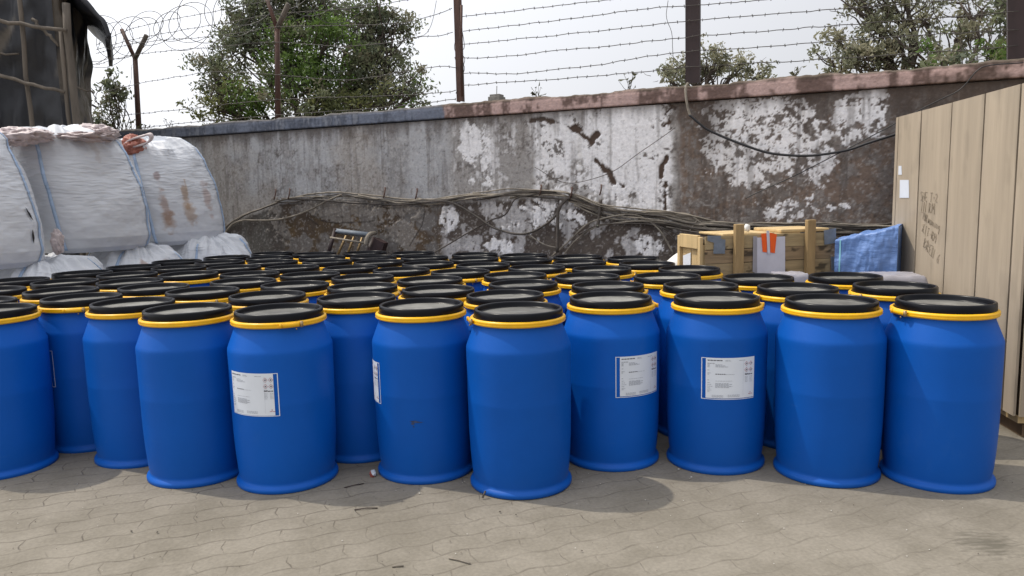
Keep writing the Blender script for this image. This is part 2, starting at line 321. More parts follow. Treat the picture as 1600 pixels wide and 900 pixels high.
# ------------------------------------------------------------------ boundary wall
def in_poly_dist(s, z, poly, wdt):
    # distance to a polyline
    d = np.full(s.shape, 9.)
    for (a, b) in zip(poly[:-1], poly[1:]):
        a = np.array(a); b = np.array(b); ab = b-a; t = np.clip(((s-a[0])*ab[0]+(z-a[1])*ab[1])/(ab@ab), 0, 1)
        d = np.minimum(d, np.hypot(s-a[0]-t*ab[0], z-a[1]-t*ab[1]))
    return d-wdt
def build_wall():
    S0, S1 = -15.0, 4.2; ZT = 2.585
    step = .0125
    ss = np.arange(S0, S1+step, step); zz = np.arange(0, ZT+.001, .0125)
    S, Zz = np.meshgrid(ss, zz)
    n1 = fbm(S*1.3, Zz*1.3, seed=1, o=5); n2 = fbm(S*5, Zz*5, seed=2, o=5, g=.62); n3 = fbm(S*17, Zz*17, seed=3, o=4, g=.65)
    streak = fbm(S*9, Zz*.7, seed=5, o=4, g=.6); streak2 = fbm(S*22, Zz*1.6+7, seed=6, o=3)
    n4 = fbm(S*42, Zz*42, seed=11, o=2); warp = (n2-.5)*.28; warp2 = (n1-.5)*.5
    def blob(px, py, rx, ry, soft=.5):
        s0, z0 = sz(px, py); k = abs(sz(px+10, py)[0]-s0)/10; kz = abs(sz(px, py+10)[1]-z0)/10
        q = np.sqrt(((S-s0)/(rx*k))**2+((Zz-z0)/(ry*kz))**2) + (n2-.5)*2.4+(n1-.5)*1.6+(n3-.5)*1.8
        return 1-sstep(1-soft*.5, 1+soft*.5, q)
    sA, sB, sC = sz(700, 250)[0], sz(832, 250)[0], sz(1058, 250)[0]
    # pieces: 0 grey plaster, paint (white), brown (bare render)
    def colr(c): return np.array(lin(c))
    grey = colr((176, 176, 178)); greyd = colr((124, 121, 119)); white = colr((240, 238, 239)); brown = colr((124, 108, 97)); dark = colr((84, 75, 70)); beige = colr((160, 149, 136))
    C = grey*np.ones(S.shape+(1,))
    def mixc(C, c, a): a = np.clip(a, 0, 1)[..., None]; return C*(1-a)+c*a
    C = mixc(C, greyd, sstep(.40, .66, streak*.6+n2*.4)*.75)
    C = mixc(C, dark, sstep(.56, .64, n3*.6+n2*.4)*.5)
    C = mixc(C, colr((190, 188, 188)), sstep(.54, .62, n3*.7+streak*.3)*.35)
    C = mixc(C, dark, sstep(.58, .70, n2)*.45)
    C = mixc(C, beige, sstep(.52, .70, n1)*.4)
    C = mixc(C, colr((184, 182, 182)), sstep(.56, .66, n2*.6+streak*.4)*.55)
    # mottled middle piece
    midm = sstep(sA-.12, sA+.15, S+warp*.4)
    spots = sstep(.50, .60, n3*.55+n2*.45)
    C = mixc(C, mixc(np.ones(S.shape+(1,))*colr((156, 151, 147)), dark, spots*.7), midm*.85)
    C = mixc(C, white, midm*sstep(.49, .57, streak*.45+n2*.3+n3*.25)*.65*(S < sB+.1))
    # right of the pillar line: dark brown render
    rightm = sstep(sC-.02, sC+.06, S+warp*.5)
    rb = mixc(mixc(np.ones(S.shape+(1,))*brown, dark, sstep(.42, .66, n2*.5+n3*.3+n4*.2)*.7), colr((132, 126, 122)), sstep(.48, .60, n3*.5+n2*.5)*.6)
    C = mixc(C, rb, rightm)
    C = mixc(C, colr((150, 146, 143)), rightm*sstep(.55, .62, streak2*.5+n3*.5)*.55)
    C = mixc(C, dark*.9, rightm*sstep(.50, .60, streak*.6+streak2*.4)*.45)
    # below the cables: bare brown render
    zcab = np.interp(S, [sz(360, 350)[0], sz(430, 318)[0], sz(560, 310)[0], sz(700, 315)[0], sz(880, 306)[0], sz(960, 335)[0], sz(1100, 350)[0], S1], [sz(360, 350)[1], sz(430, 318)[1], sz(560, 310)[1], sz(700, 315)[1], sz(880, 306)[1], sz(960, 335)[1], sz(1100, 350)[1], 1.1])
    low = sstep(0, .05, zcab-Zz+warp*.35)
    lb = mixc(mixc(np.ones(S.shape+(1,))*colr((92, 78, 62)), dark, sstep(.45, .62, n2)*.6), colr((118, 98, 74)), sstep(.52, .68, n1)*.5)
    lb = mixc(lb, greyd, sstep(.50, .56, fbm(S*3+4, Zz*3, seed=9, o=4))*.75)
    sL = sz(440, 330)[0]; lb = mixc(lb, mixc(np.ones(S.shape+(1,))*colr((104, 101, 97)), dark, sstep(.4, .6, n2)*.5), 1-sstep(sL-.05, sL+.1, S+warp*.4))
    C = mixc(C, lb, low*(1-rightm))
    mot = mixc(mixc(np.ones(S.shape+(1,))*colr((96, 88, 82)), dark, sstep(.42, .55, n2*.6+n3*.4)*.85), white, sstep(.53, .60, n2)*.5)
    C = mixc(C, mot, low*sstep(sA-.2, sA, S+warp*.3)*(1-rightm))
    # left low plaster remnant patches
    H = np.zeros(S.shape)
    edges = []
    for b in [(555, 328, 42, 22), (640, 365, 26, 26), (432, 355, 14, 45), (620, 330, 36, 13), (500, 322, 40, 10)]:
        a = blob(*b, soft=.12); C = mixc(C, colr((136, 130, 124))*(.75+.5*n2[..., None]), a*.85); H += a*.010
        edges.append(a)
    # white paint
    P = np.zeros(S.shape)
    main = sstep(sB-.06, sB+.10, S+warp*1.2)*(1-sstep(sC-.10, sC-.02, S+warp*.7))*(1-low)
    chips = 1-sstep(.645, .66, n2*.7+n3*.3)
    edge_s = np.minimum(S-sB, sC-S); edge_b = np.clip(.42-np.abs(edge_s), 0, 1)
    chips2 = 1-sstep(.51, .55, n2*.45+n3*.35+n4*.20-(.42-edge_b)*.35)
    botz = sstep(.0, .35, Zz-zcab); chips3 = 1-sstep(.50, .54, n2*.5+n3*.5)*(1-botz)*.9
    P = np.maximum(P, main*chips*chips2*chips3)
    for b in [(860, 330, 48, 20), (1165, 175, 60, 30), (1185, 215, 55, 45), (1175, 260, 50, 40), (1120, 235, 22, 40), (1250, 185, 28, 22), (1265, 228, 30, 24),
              (1215, 290, 26, 10), (1230, 325, 46, 20), (1255, 270, 36, 22), (1300, 325, 10, 7), (1322, 322, 12, 6), (1345, 165, 26, 20), (1372, 175, 14, 26), (1320, 190, 14, 16), (1330, 215, 18, 16),
              (1365, 205, 16, 10), (1292, 250, 14, 22), (1205, 245, 60, 50), (1150, 160, 22, 14), (800, 350, 16, 18), (790, 385, 22, 12), (1010, 385, 18, 14), (735, 215, 12, 40), (760, 245, 8, 40), (700, 345, 10, 16)]:
        a = blob(*b, soft=.2)*(1-sstep(.53, .565, n2*.40+n3*.38+n4*.22))
        P = np.maximum(P, a)
    for b in [(815, 210, 18, 30), (905, 275, 16, 20), (895, 170, 14, 6)]:
        P *= 1-blob(*b, soft=.5)*sstep(.45, .52, n3)
    P = P*(1-.2*sstep(.50, .62, streak2*.6+n4*.4))
    # network cracks in the right white patch
    cell = np.abs(fbm(S*4+(n2-.5)*2, Zz*6, seed=21, o=3)-.5)
    crk = 1-sstep(.006, .016, cell); crk *= rightm
    P *= 1-crk*.9
    C = mixc(C, white*(.86+.2*n1[..., None]), P)
    C = mixc(C, colr((200, 195, 188)), P*sstep(.55, .75, streak)*.35)
    C = mixc(C, dark, sstep(.66, .76, n4*.8+n2*.2)*(.5-.2*P))
    C = mixc(C, colr((190, 186, 182)), sstep(.68, .74, 1-n4)*(1-P)*.35)
    H += P*.004
    # plaster breaks (deep)
    def pl(pts): return [sz(*p) for p in pts]
    hole = np.zeros(S.shape)
    for pts, wd in [([(832, 187), (850, 186), (875, 194), (897, 203)], .022), ([(897, 203), (910, 212), (923, 219)], .012), ([(925, 219), (933, 209)], .03), ([(897, 202), (902, 204)], .035),
                    ([(930, 250), (940, 261), (950, 272)], .025), ([(948, 268), (958, 285)], .05), ([(960, 280), (974, 292)], .012),
                    ([(1042, 247), (1034, 258), (1033, 275)], .03), ([(1052, 165), (1040, 178), (1046, 190), (1036, 198)], .006), ([(1040, 285), (1039, 330)], .010),
                    ([(960, 293), (963, 312)], .008), ([(1030, 150), (1055, 168)], .012)]:
        d = in_poly_dist(S+warp*.10, Zz+warp*.10, pl(pts), wd*(.35+1.3*n2)+.05*(n3-.5)+.05*(n2-.5)); hole = np.maximum(hole, 1-sstep(-.004, .006, d))
    C = mixc(C, colr((84, 70, 62))*(.8+.5*n3[..., None]), hole); H -= hole*.018
    for pts, wd in [([(500, 345), (530, 350), (585, 346)], .006), ([(480, 338), (497, 352)], .006), ([(664, 330), (660, 352), (640, 385)], .005)]:
        d = in_poly_dist(S+warp*.2, Zz+warp*.2, pl(pts), wd); C = mixc(C, dark*.5, (1-sstep(-.002, .008, d))*.8)
    # grime under the coping and dark runs
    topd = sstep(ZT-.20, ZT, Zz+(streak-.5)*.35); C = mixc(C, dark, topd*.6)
    tr = rightm*sstep(ZT-.5, ZT-.1, Zz+(streak-.5)*.8)*(1-P); C = mixc(C, dark, tr*.6)
    s2 = sz(1335, 200)[0]; C = mixc(C, dark*.8, sstep(s2, s2+.5, S+warp)*(1-P)*.4)
    C = mixc(C, dark, sstep(.62, .70, streak2)*.3)
    for px, wd_ in [(1092, .20), (1112, .10)]:
        s0 = sz(px, 200)[0]; C = mixc(C, dark, np.exp(-((S-s0)/wd_)**2)*.45*sstep(1.7, 2.4, Zz))
    H += (n2-.5)*.006+(n1-.5)*.02
    G = np.stack([S*TW[0]+(DW-H)*NW[0], S*TW[1]+(DW-H)*NW[1], Zz], -1)
    root = thing('boundary_wall', (0, 0, 0), 'long weathered plaster wall with peeling white paint and a coping behind the drums', 'wall')
    m = MB()
    a, b = S.shape; idx = np.arange(a*b).reshape(a, b)
    F = np.stack([idx[:-1, :-1], idx[:-1, 1:], idx[1:, 1:], idx[1:, :-1]], -1).reshape(-1, 4)
    me = bpy.data.meshes.new('plaster_face'); V = G.reshape(-1, 3)
    me.vertices.add(len(V)); me.vertices.foreach_set('co', V.ravel()); me.loops.add(F.size); me.loops.foreach_set('vertex_index', F.ravel().astype(np.int32))
    me.polygons.add(len(F)); me.polygons.foreach_set('loop_start', np.arange(0, F.size, 4, dtype=np.int32)); me.polygons.foreach_set('loop_total', np.full(len(F), 4, dtype=np.int32))
    me.polygons.foreach_set('use_smooth', np.ones(len(F), bool))
    ca = me.color_attributes.new('Col', 'FLOAT_COLOR', 'POINT'); cc = np.ones((len(V), 4)); cc[:, :3] = C.reshape(-1, 3); ca.data.foreach_set('color', cc.ravel())
    me.materials.append(MT['wall']); me.update(calc_edges=True); me.validate()
    o = bpy.data.objects.new('plaster_face', me); COL.objects.link(o); o.parent = root
    # body of the wall behind the plaster
    c = MB(); mid = W3((S0+S1)/2, DW+.145, ZT/2-.002); c.box(mid, (S1-S0, .23, ZT-.004), rz=math.atan2(TW[1], TW[0])); c.build('masonry', MT['stone'], root)
    # coping: a slightly irregular band standing proud of the plaster; slate grey on one half, pink on the other
    ss = np.arange(S0, S1, .02); prof_d = [-.0, -.045, -.05, -.05, -.05, -.045, .0, .16, .30, .305]; prof_z = [2.588, 2.59, 2.60, 2.66, 2.70, 2.735, 2.757, 2.762, 2.75, 2.59]
    prof_d2 = []; prof_z2 = []
    for i in range(len(prof_d)-1):
        nsub = 10 if i in (2, 3, 4) else 2
        for t in np.linspace(0, 1, nsub, endpoint=False): prof_d2.append(prof_d[i]*(1-t)+prof_d[i+1]*t); prof_z2.append(prof_z[i]*(1-t)+prof_z[i+1]*t)
    prof_d2.append(prof_d[-1]); prof_z2.append(prof_z[-1])
    PD, SS = np.meshgrid(prof_d2, ss); PZ, _ = np.meshgrid(prof_z2, ss)
    chip = (fbm(SS*3, PZ*6, seed=31)-.5); top = sstep(2.70, 2.76, PZ)
    PZ2 = PZ + top*(fbm(SS*2.5, PZ*0, seed=33)-.55)*.05 + top*(fbm(SS*14, PZ*0, seed=34)-.5)*.022
    D = DW+PD+chip*.012
    Gc = np.stack([SS*TW[0]+D*NW[0], SS*TW[1]+D*NW[1], PZ2], -1)
    k1 = fbm(SS*2.2, PZ*4, seed=35, o=5, g=.6); k2 = fbm(SS*10, PZ*3, seed=36, o=4, g=.6); k3 = fbm(SS*24, PZ*20, seed=37, o=3)
    pinkm = sstep(sz(696, 170)[0]-.02, sz(696, 170)[0]+.02, SS+(k3-.5)*.1)[..., None]
    slate = lin((112, 118, 132))*np.ones(SS.shape+(1,)); slate = mixc(slate, np.array(lin((62, 66, 76))), sstep(.45, .65, k2)*.7); slate = mixc(slate, np.array(lin((150, 154, 164))), sstep(.6, .7, k2)*.5)
    sl = sz(330, 195)[0]; slate = mixc(slate, np.array(lin((56, 60, 70))), (1-sstep(sl-2.0, sl, SS))*.8)
    pink = lin((184, 158, 152))*np.ones(SS.shape+(1,)); pink = mixc(pink, np.array(lin((100, 82, 76))), sstep(.44, .55, k1*.3+k2*.5+k3*.2)*.9); pink = mixc(pink, np.array(lin((70, 58, 54))), sstep(2.70, 2.745, PZ+(k2-.5)*.10)*.75)
    pink = mixc(pink, np.array(lin((84, 72, 66))), sstep(sz(1290, 130)[0], sz(1590, 110)[0], SS)*sstep(.35, .55, k1)*.8)
    Cc = slate*(1-pinkm)+pink*pinkm
    Cc = mixc(Cc, np.array(lin((96, 88, 76))), top*.75)
    m = MB(); m.grid(Gc, col=Cc); m.build('coping', MT['wall'], root)
    return root
build_wall()

# small things on the wall top
tb = MB(); p = wallp(776, 146, DW+.13); zt = 2.75
tb.box((p[0], p[1], zt+.03), (.16, .16, .075), rz=-.44); tb.box((p[0], p[1], zt+.08), (.13, .13, .03), rz=-.44); tb.tube([(p[0], p[1], zt+.09), (p[0]+.005, p[1], zt+.20)], .006, 5)
tag(bevel(tb.build('concrete_stub', MT['stone'])), 'small grey concrete stub with a wire sticking up on top of the wall', 'concrete block')

# ------------------------------------------------------------------ fence posts on the wall
DP = DW+.13
def pt(px, py, d=DP): return wallp(px, py, d)
def y_post(base, fork, tl, tr, label):
    b = pt(*base); th = thing('fence_post', b, label, 'fence post', 'Y shaped fence posts on the wall')
    s = MB(); s.tube([b+np.array([0, 0, -.03]), pt(*fork)], [.042, .036], 6); s.build('post_shaft', MT['rust'], th, shift=b)
    for tip, mtl, r in ((tl, MT['rust'], .03), (tr, MT['pole'], .036)):
        a = MB(); a.tube([pt(fork[0], fork[1]+4), pt(*tip)], r, 6); a.build('arm', mtl, th, shift=b)
y_post((217, 204), (211, 88), (190, 46), (229, 55), 'rusty Y shaped post beside the tarpaulin shed at the left end of the wall')
y_post((434, 184), (433, 41), (415, -8), (451, 6), 'rusty Y shaped post standing in front of the dense bushy tree')
def steel_post(px0, py0, px1, py1, wdt, label, extra=None):
    b = pt(px0, py0); t_ = pt(px1, py1); th = thing('fence_post', b, label, 'fence post', 'straight steel posts on the wall')
    s = MB(); ang = math.atan2(TW[1], TW[0]); n = 14
    # channel section: web plus two flanges, following the slight lean
    for q, (oy, sx, sy) in enumerate(((0, wdt, .012), (.03, .014, .07), (.03, .014, .07))):
        off = (0, -wdt/2+.006, wdt/2-.006)[q]
        P0 = b+np.array([TW[0]*off+NW[0]*oy*(q > 0), TW[1]*off+NW[1]*oy*(q > 0), -.02]); P1 = t_+np.array([TW[0]*off+NW[0]*oy*(q > 0), TW[1]*off+NW[1]*oy*(q > 0), 0])
        hx, hy = sx/2, sy/2; V = []
        for PP in (P0, P1):
            for a, c in ((-hx, -hy), (hx, -hy), (hx, hy), (-hx, hy)): V.append(PP+np.array([TW[0]*a+NW[0]*c, TW[1]*a+NW[1]*c, 0]))
        s.add(V, [(0, 1, 5, 4), (1, 2, 6, 5), (2, 3, 7, 6), (3, 0, 4, 7), (0, 3, 2, 1), (4, 5, 6, 7)], smooth=False)
    s.build('post_channel', extra or MT['rustdark'], th, shift=b); return th, b
steel_post(1082, 127, 1082, -160, .15, 'wide dark steel post with peeling paint in the middle of the wall top')
steel_post(1592, 98, 1592, -160, .17, 'wide reddish brown steel post above the tall plywood crate')
th, b = steel_post(718, 156, 708, -160, .075, 'narrow leaning rusty post where the coping turns from grey to pink', MT['rust'])
s = MB(); s.tube([pt(722, 150), pt(720, 60), pt(721, 8)], .018, 5); s.build('splint', MT['rust'], th, shift=b)
s = MB()
for k in range(3):
    q = [pt(718+random.uniform(-9, 9), y) for y in range(20, 160, 14)]; s.tube(smooth_path(q, 3), .004, 4)
s.build('binding_wire', MT['wire'], th, shift=b)

# ------------------------------------------------------------------ barbed wire
def barbed(pts, label, d=DP-.05, barb=.13, r=.0042):
    P = resample(smooth_path([wallp(x, y, d) for x, y in pts], 10), .045)
    P = P + (np.stack([fbm(np.arange(len(P))*.3, np.full(len(P), k*3.), seed=int(pts[0][1])+40)-.5 for k in range(3)], -1))*.02
    m = MB(); m.tube(P, r, 4)
    L = bezlen(P); q = .05+random.random()*.05
    while q < L[-1]:
        c = np.array([np.interp(q, L, P[:, i]) for i in range(3)])
        for k in range(2):
            v = np.array([random.uniform(-.5, .5), random.uniform(-.5, .5), random.uniform(.6, 1)*(1 if k else -1)]); v = v/np.linalg.norm(v)*.017
            m.tube([c-v, c+v], .0028, 3)
        q += barb*random.uniform(.85, 1.15)
    return tag(m.build('barbed_wire', MT['wire'], shift=P[0], loc=P[0]), label, 'barbed wire', 'barbed wire strands over the wall')
ordn = ['lowest', 'second lowest', 'third lowest', 'fourth lowest', 'fifth lowest', 'highest']
R1 = [[(724, 133), (760, 131), (800, 128), (900, 121), (990, 113), (1082, 105), (1200, 98), (1290, 92), (1400, 86), (1592, 72)],
      [(724, 114), (765, 115), (812, 115), (880, 107), (940, 101), (1010, 88), (1082, 80), (1200, 73), (1330, 62), (1592, 46)],
      [(724, 91), (760, 90), (800, 87), (860, 80), (940, 73), (1010, 65), (1082, 57), (1200, 48), (1330, 38), (1592, 18)],
      [(724, 69), (800, 62), (900, 52), (1000, 41), (1082, 32), (1200, 23), (1330, 13), (1592, -8)],
      [(724, 48), (800, 40), (900, 28), (1000, 15), (1082, 8), (1200, 0), (1330, -11)],
      [(722, 26), (800, 17), (860, 10), (945, 0), (1082, -17)]]
for i, p in enumerate(R1): barbed(p, ordn[i]+' strand of barbed wire running right from the leaning rusty post')
L1 = [[(140, 214), (215, 201), (300, 191), (433, 180), (600, 168), (712, 155)],
      [(165, 183), (215, 178), (310, 168), (433, 156), (590, 150), (690, 145), (712, 141)],
      [(168, 143), (215, 131), (330, 113), (433, 117), (540, 125), (640, 110), (690, 103), (714, 106)],
      [(150, 101), (215, 85), (350, 72), (433, 66), (530, 72), (615, 66), (660, 57), (680, 57), (708, 50)],
      [(150, 84), (215, 67), (350, 55), (433, 42), (530, 40), (620, 36), (670, 26), (706, 13)],
      [(150, 70), (200, 47), (270, 30), (350, 15), (425, 0), (500, -12)]]
for i, p in enumerate(L1): barbed(p, ordn[i]+' strand of barbed wire left of the leaning rusty post')
barbed([(150, 78), (205, 62), (280, 48), (350, 36), (433, 22), (560, 12), (650, -2)], 'slack strand of barbed wire sagging through the razor coil', d=DP+.2)
barbed([(1043, 0), (1041, 28), (1050, 56), (1053, 100)], 'loose wire hanging down beside the wide dark post', barb=.5, r=.003)
barbed([(681, 0), (676, 30), (666, 52), (652, 57)], 'bent loose wire end hanging left of the leaning post', barb=.3, r=.003)
barbed([(206, 100), (204, 130), (195, 152)], 'short broken wire hanging from the left Y shaped post', barb=.5, r=.003)
# concertina
m = MB(); P = []; n = 1500; turns = 23
a0, a1 = wallp(120, 75, DP), wallp(640, -45, DP)
for i in range(n):
    t = i/n; c = a0*(1-t)+a1*t; an = 2*math.pi*turns*t; rr = .27+.07*math.sin(t*17)+.05*math.sin(t*71); adv = .22*math.sin(an*1.0+.6)+.10*math.sin(t*40)
    P.append(c+np.array([TW[0]*adv+NW[0]*math.cos(an)*rr, TW[1]*adv+NW[1]*math.cos(an)*rr, math.sin(an)*rr+.05*math.sin(t*29)]))
P = np.array(P); m.tube(P, .0048, 4)
for i in range(0, n, 6):
    v = np.array([random.uniform(-1, 1) for _ in range(3)])*.009; m.tube([P[i]-v, P[i]+v], .003, 3)
tag(m.build('razor_wire_coil', MT['coil'], shift=a0, loc=a0), 'loosely looped coil of razor wire stretched over the Y shaped posts', 'razor wire')

# ------------------------------------------------------------------ cables on the wall
def cable(pts, r, label=None, d=DW-.05, mt='cable', name='cable', parent=None, shift=None, jit=.0, group='loose cables on the wall'):
    P = smooth_path([wallp(x, y, d) for x, y in pts], 8)
    P = P + np.stack([fbm(bezlen(P)*2, np.full(len(P), k*5.), seed=int(pts[0][0]))-.5 for k in range(3)], -1)*jit
    m = MB(); m.tube(P, r, 7)
    if parent: m.build(name, MT[mt], parent, shift=shift); return
    return tag(m.build(name, MT[mt], shift=P[0], loc=P[0]), label, 'cable', group)
BUN = [(345, 358), (385, 335), (430, 315), (455, 311), (500, 305), (540, 303), (580, 307), (650, 312), (700, 308), (740, 303), (800, 300), (850, 298), (880, 301), (900, 308), (935, 320), (980, 328), (1040, 334), (1090, 343), (1140, 349), (1250, 351), (1450, 353)]
b0 = wallp(700, 308); root = thing('cable_bundle', b0, 'thick dusty bundle of cables draped along the wall on hooks', 'cable bundle')
rgc = random.Random(12)
for k, (i_, dy, r, mt) in enumerate([(0, 0, .011, 'cable'), (0, 4, .009, 'cable_dark'), (2, 2, .009, 'cable'), (6, 6, .012, 'cable'), (7, 1, .010, 'cable'), (8, 4, .012, 'cable'), (9, 8, .010, 'cable_dark'), (9, -2, .008, 'cable'), (10, 6, .012, 'cable'), (12, 10, .009, 'cable'),
        (13, 13, .010, 'cable'), (14, 7, .009, 'cable_dark'), (15, 15, .011, 'cable_dark'), (15, 4, .012, 'cable'), (16, 19, .010, 'cable_dark'), (16, 11, .010, 'cable_dark')]):
    cable([(x, y+dy+rgc.uniform(-2.2, 2.2)) for x, y in BUN[i_:]], r, parent=root, shift=b0, jit=.07, mt=mt, d=DW-.045-.05*rgc.random())
LC = [([(345, 372), (362, 352), (378, 345), (400, 344), (440, 342), (480, 330), (510, 315), (535, 304)], .012, 'cable', 'loose cable curving up from behind the white bags to the bundle'),
      ([(440, 311), (500, 313), (560, 317), (620, 320), (660, 316), (690, 314), (710, 318), (740, 336), (770, 355), (800, 364), (825, 364), (850, 352), (870, 335), (880, 315), (893, 308)], .014, 'cable_dark', 'dark cable sagging in a deep loop below the bundle'),
      ([(560, 305), (600, 313), (625, 318), (660, 312), (700, 312)], .011, 'cable', 'pale cable dipping just under the bundle'),
      ([(672, 398), (700, 383), (730, 365), (765, 345), (790, 335), (805, 312), (830, 305), (870, 299)], .009, 'cable_dark', 'thin dark cable rising diagonally from behind the back drums'),
      ([(825, 366), (850, 382), (872, 388)], .008, 'cable', 'short pale cable end low on the wall'),
      ([(862, 400), (890, 375), (915, 352), (940, 342), (985, 335), (1010, 343), (1032, 362), (1052, 395)], .010, 'cable', 'pale cable arching over the dark patch left of the low crate'),
      ([(880, 400), (900, 375), (930, 355), (970, 348), (1010, 346), (1060, 352), (1110, 365)], .009, 'cable', 'pale cable forming the lower arch above the drums'),
      ([(905, 365), (935, 352), (975, 350), (1020, 352), (1070, 372)], .007, 'cable_dark', 'thin dark cable under the two pale arches'),
      ([(1015, 345), (1040, 362), (1065, 385)], .007, 'cable_dark', 'thin dark cable dropping behind the low crate'),
      ([(1010, 331), (1070, 335), (1090, 345), (1110, 362)], .012, 'cable', 'pale cable drooping over the low crate corner'),
      ([(1090, 342), (1076, 362)], .007, 'cable', 'short stub of wire hanging at the low crate corner'),
      ([(893, 306), (880, 318), (872, 335), (871, 395)], .020, 'cable_dark', 'dark cable hanging straight down the wall'),
      ([(938, 312), (936, 335), (933, 356)], .020, 'cable_dark', 'short dark strap hanging from the bundle'),
      ([(1076, 128), (1072, 140), (1074, 165), (1079, 182)], .014, 'cable', 'pale hose end hanging over the pink coping'),
      ([(1077, 180), (1095, 195), (1110, 205), (1150, 222), (1200, 238), (1260, 243), (1320, 235), (1360, 222), (1430, 200)], .013, 'cable_black', 'thick black cable swagged across the peeling white patch'),
      ([(1165, 310), (1185, 300), (1250, 270), (1320, 235), (1400, 192), (1460, 160), (1500, 140), (1526, 112), (1545, 103), (1600, 98)], .005, 'cable_black', 'thin black wire rising to the right end of the coping'),
      ([(835, 262), (885, 285), (950, 272), (1000, 238), (1055, 200)], .004, 'cable_dark', 'very thin wire crossing the white painted patch'),
      ([(1300, 345), (1350, 352), (1460, 340)], .010, 'cable_dark', 'dark cable above the blue tarpaulin bundle')]
for pts, r, mt, lb in LC: cable(pts, r, lb, mt=mt, d=DW-.075 if pts[0][0] not in (1165, 1077, 1076) else DW-.085, jit=.02)
for px, py, lb in [(430, 303, 'rusty hook holding the cables nearest the white bags'), (452, 302, 'second rusty hook from the white bags'), (601, 300, 'rusty hook above the metal rack'), (651, 302, 'curled rusty hook right of the metal rack'), (845, 296, 'rusty hook at the highest point of the bundle'), (893, 300, 'dark iron peg above the hanging dark cable'), (939, 296, 'rusty peg under the big plaster hole')]:
    m = MB(); m.tube(smooth_path([wallp(px, py-7, DW+.01), wallp(px+1, py-6, DW-.07), wallp(px, py+2, DW-.10), wallp(px-2, py+9, DW-.09)], 4), .009, 5)
    p0 = wallp(px, py); tag(m.build('wall_hook', MT['rust'], shift=p0, loc=p0), lb, 'hook', 'hooks holding the cables')

# ------------------------------------------------------------------ metal rack leaning on the wall
p0 = wallp(555, 380, DW-.35); root = thing('metal_rack', p0, 'old metal rack with three bars leaning against the bare brown wall', 'metal rack')
def rk(a, b, w_, name, mt='rustdark', d0=DW-.12, d1=DW-.12, k=4):
    m = MB(); m.tube([wallp(*a, d0), wallp(*b, d1)], w_, k); m.build(name, MT[mt], root, shift=p0)
rk((525, 361), (577, 367), .035, 'top_rail', 'patch'); rk((524, 358), (512, 400), .035, 'side_rail', d1=DW-.3)
rk((516, 371), (571, 380), .014, 'cross_rod', 'cable', DW-.3, DW-.3, 6)
for a, b in (((541, 368), (527, 400)), ((553, 370), (542, 400)), ((566, 371), (556, 400))): rk(a, b, .016, 'bar', 'steel', DW-.22, DW-.28)
rk((585, 372), (572, 402), .045, 'side_rail', d1=DW-.3)
m = MB(); m.tube(smooth_path([wallp(587, 364, DW-.15), wallp(578, 366, DW-.25), wallp(573, 374, DW-.3), wallp(572, 383, DW-.3)], 4), .028, 6); m.build('bracket', MT['cable'], root, shift=p0)
m = MB(); m.box(wallp(592, 388, DW-.2), (.16, .1, .22), rz=-.4, tilt=('Y', .4)); m.build('foot_block', MT['rustdark'], root, shift=p0)

# ------------------------------------------------------------------ trees
def leaves(m, centres, n_each, rad, size, cols, rng, flat=.8):
    k = len(centres)*n_each
    C0 = np.repeat(centres, n_each, 0)
    off = rng.normal(size=(k, 3)); off /= np.linalg.norm(off, axis=1)[:, None]; off *= (rng.random((k, 1))**.45)*np.repeat(rad, n_each)[:, None]; off[:, 2] *= flat
    P = C0+off; a = rng.normal(size=(k, 3)); a[:, 2] -= .3; a /= np.linalg.norm(a, axis=1)[:, None]
    b = np.cross(a, rng.normal(size=(k, 3))); b /= np.linalg.norm(b, axis=1)[:, None]
    L = size*(.6+.8*rng.random((k, 1))); Wd = L*.42
    V = np.stack([P-a*L, P+b*Wd, P+a*L, P-b*Wd], 1).reshape(-1, 3)
    ci = np.repeat(rng.integers(0, len(cols), len(centres)), n_each); c = np.asarray(cols)[ci]*(.75+.5*rng.random((k, 1)))
    c = np.repeat(c, 4, 0)
    F = np.arange(k*4).reshape(-1, 4).tolist(); m.add(V, F, col=c, smooth=False)
def branch(m, p, q, r0, r1, rng, bend=.15, k=6):
    p = np.array(p, float); q = np.array(q, float); L = np.linalg.norm(q-p)
    P = smooth_path([p, p+(q-p)*.35+rng.normal(size=3)*bend*L*.5, p+(q-p)*.7+rng.normal(size=3)*bend*L*.5, q], 4)
    m.tube(P, np.linspace(r0, r1, len(P)), k); return P
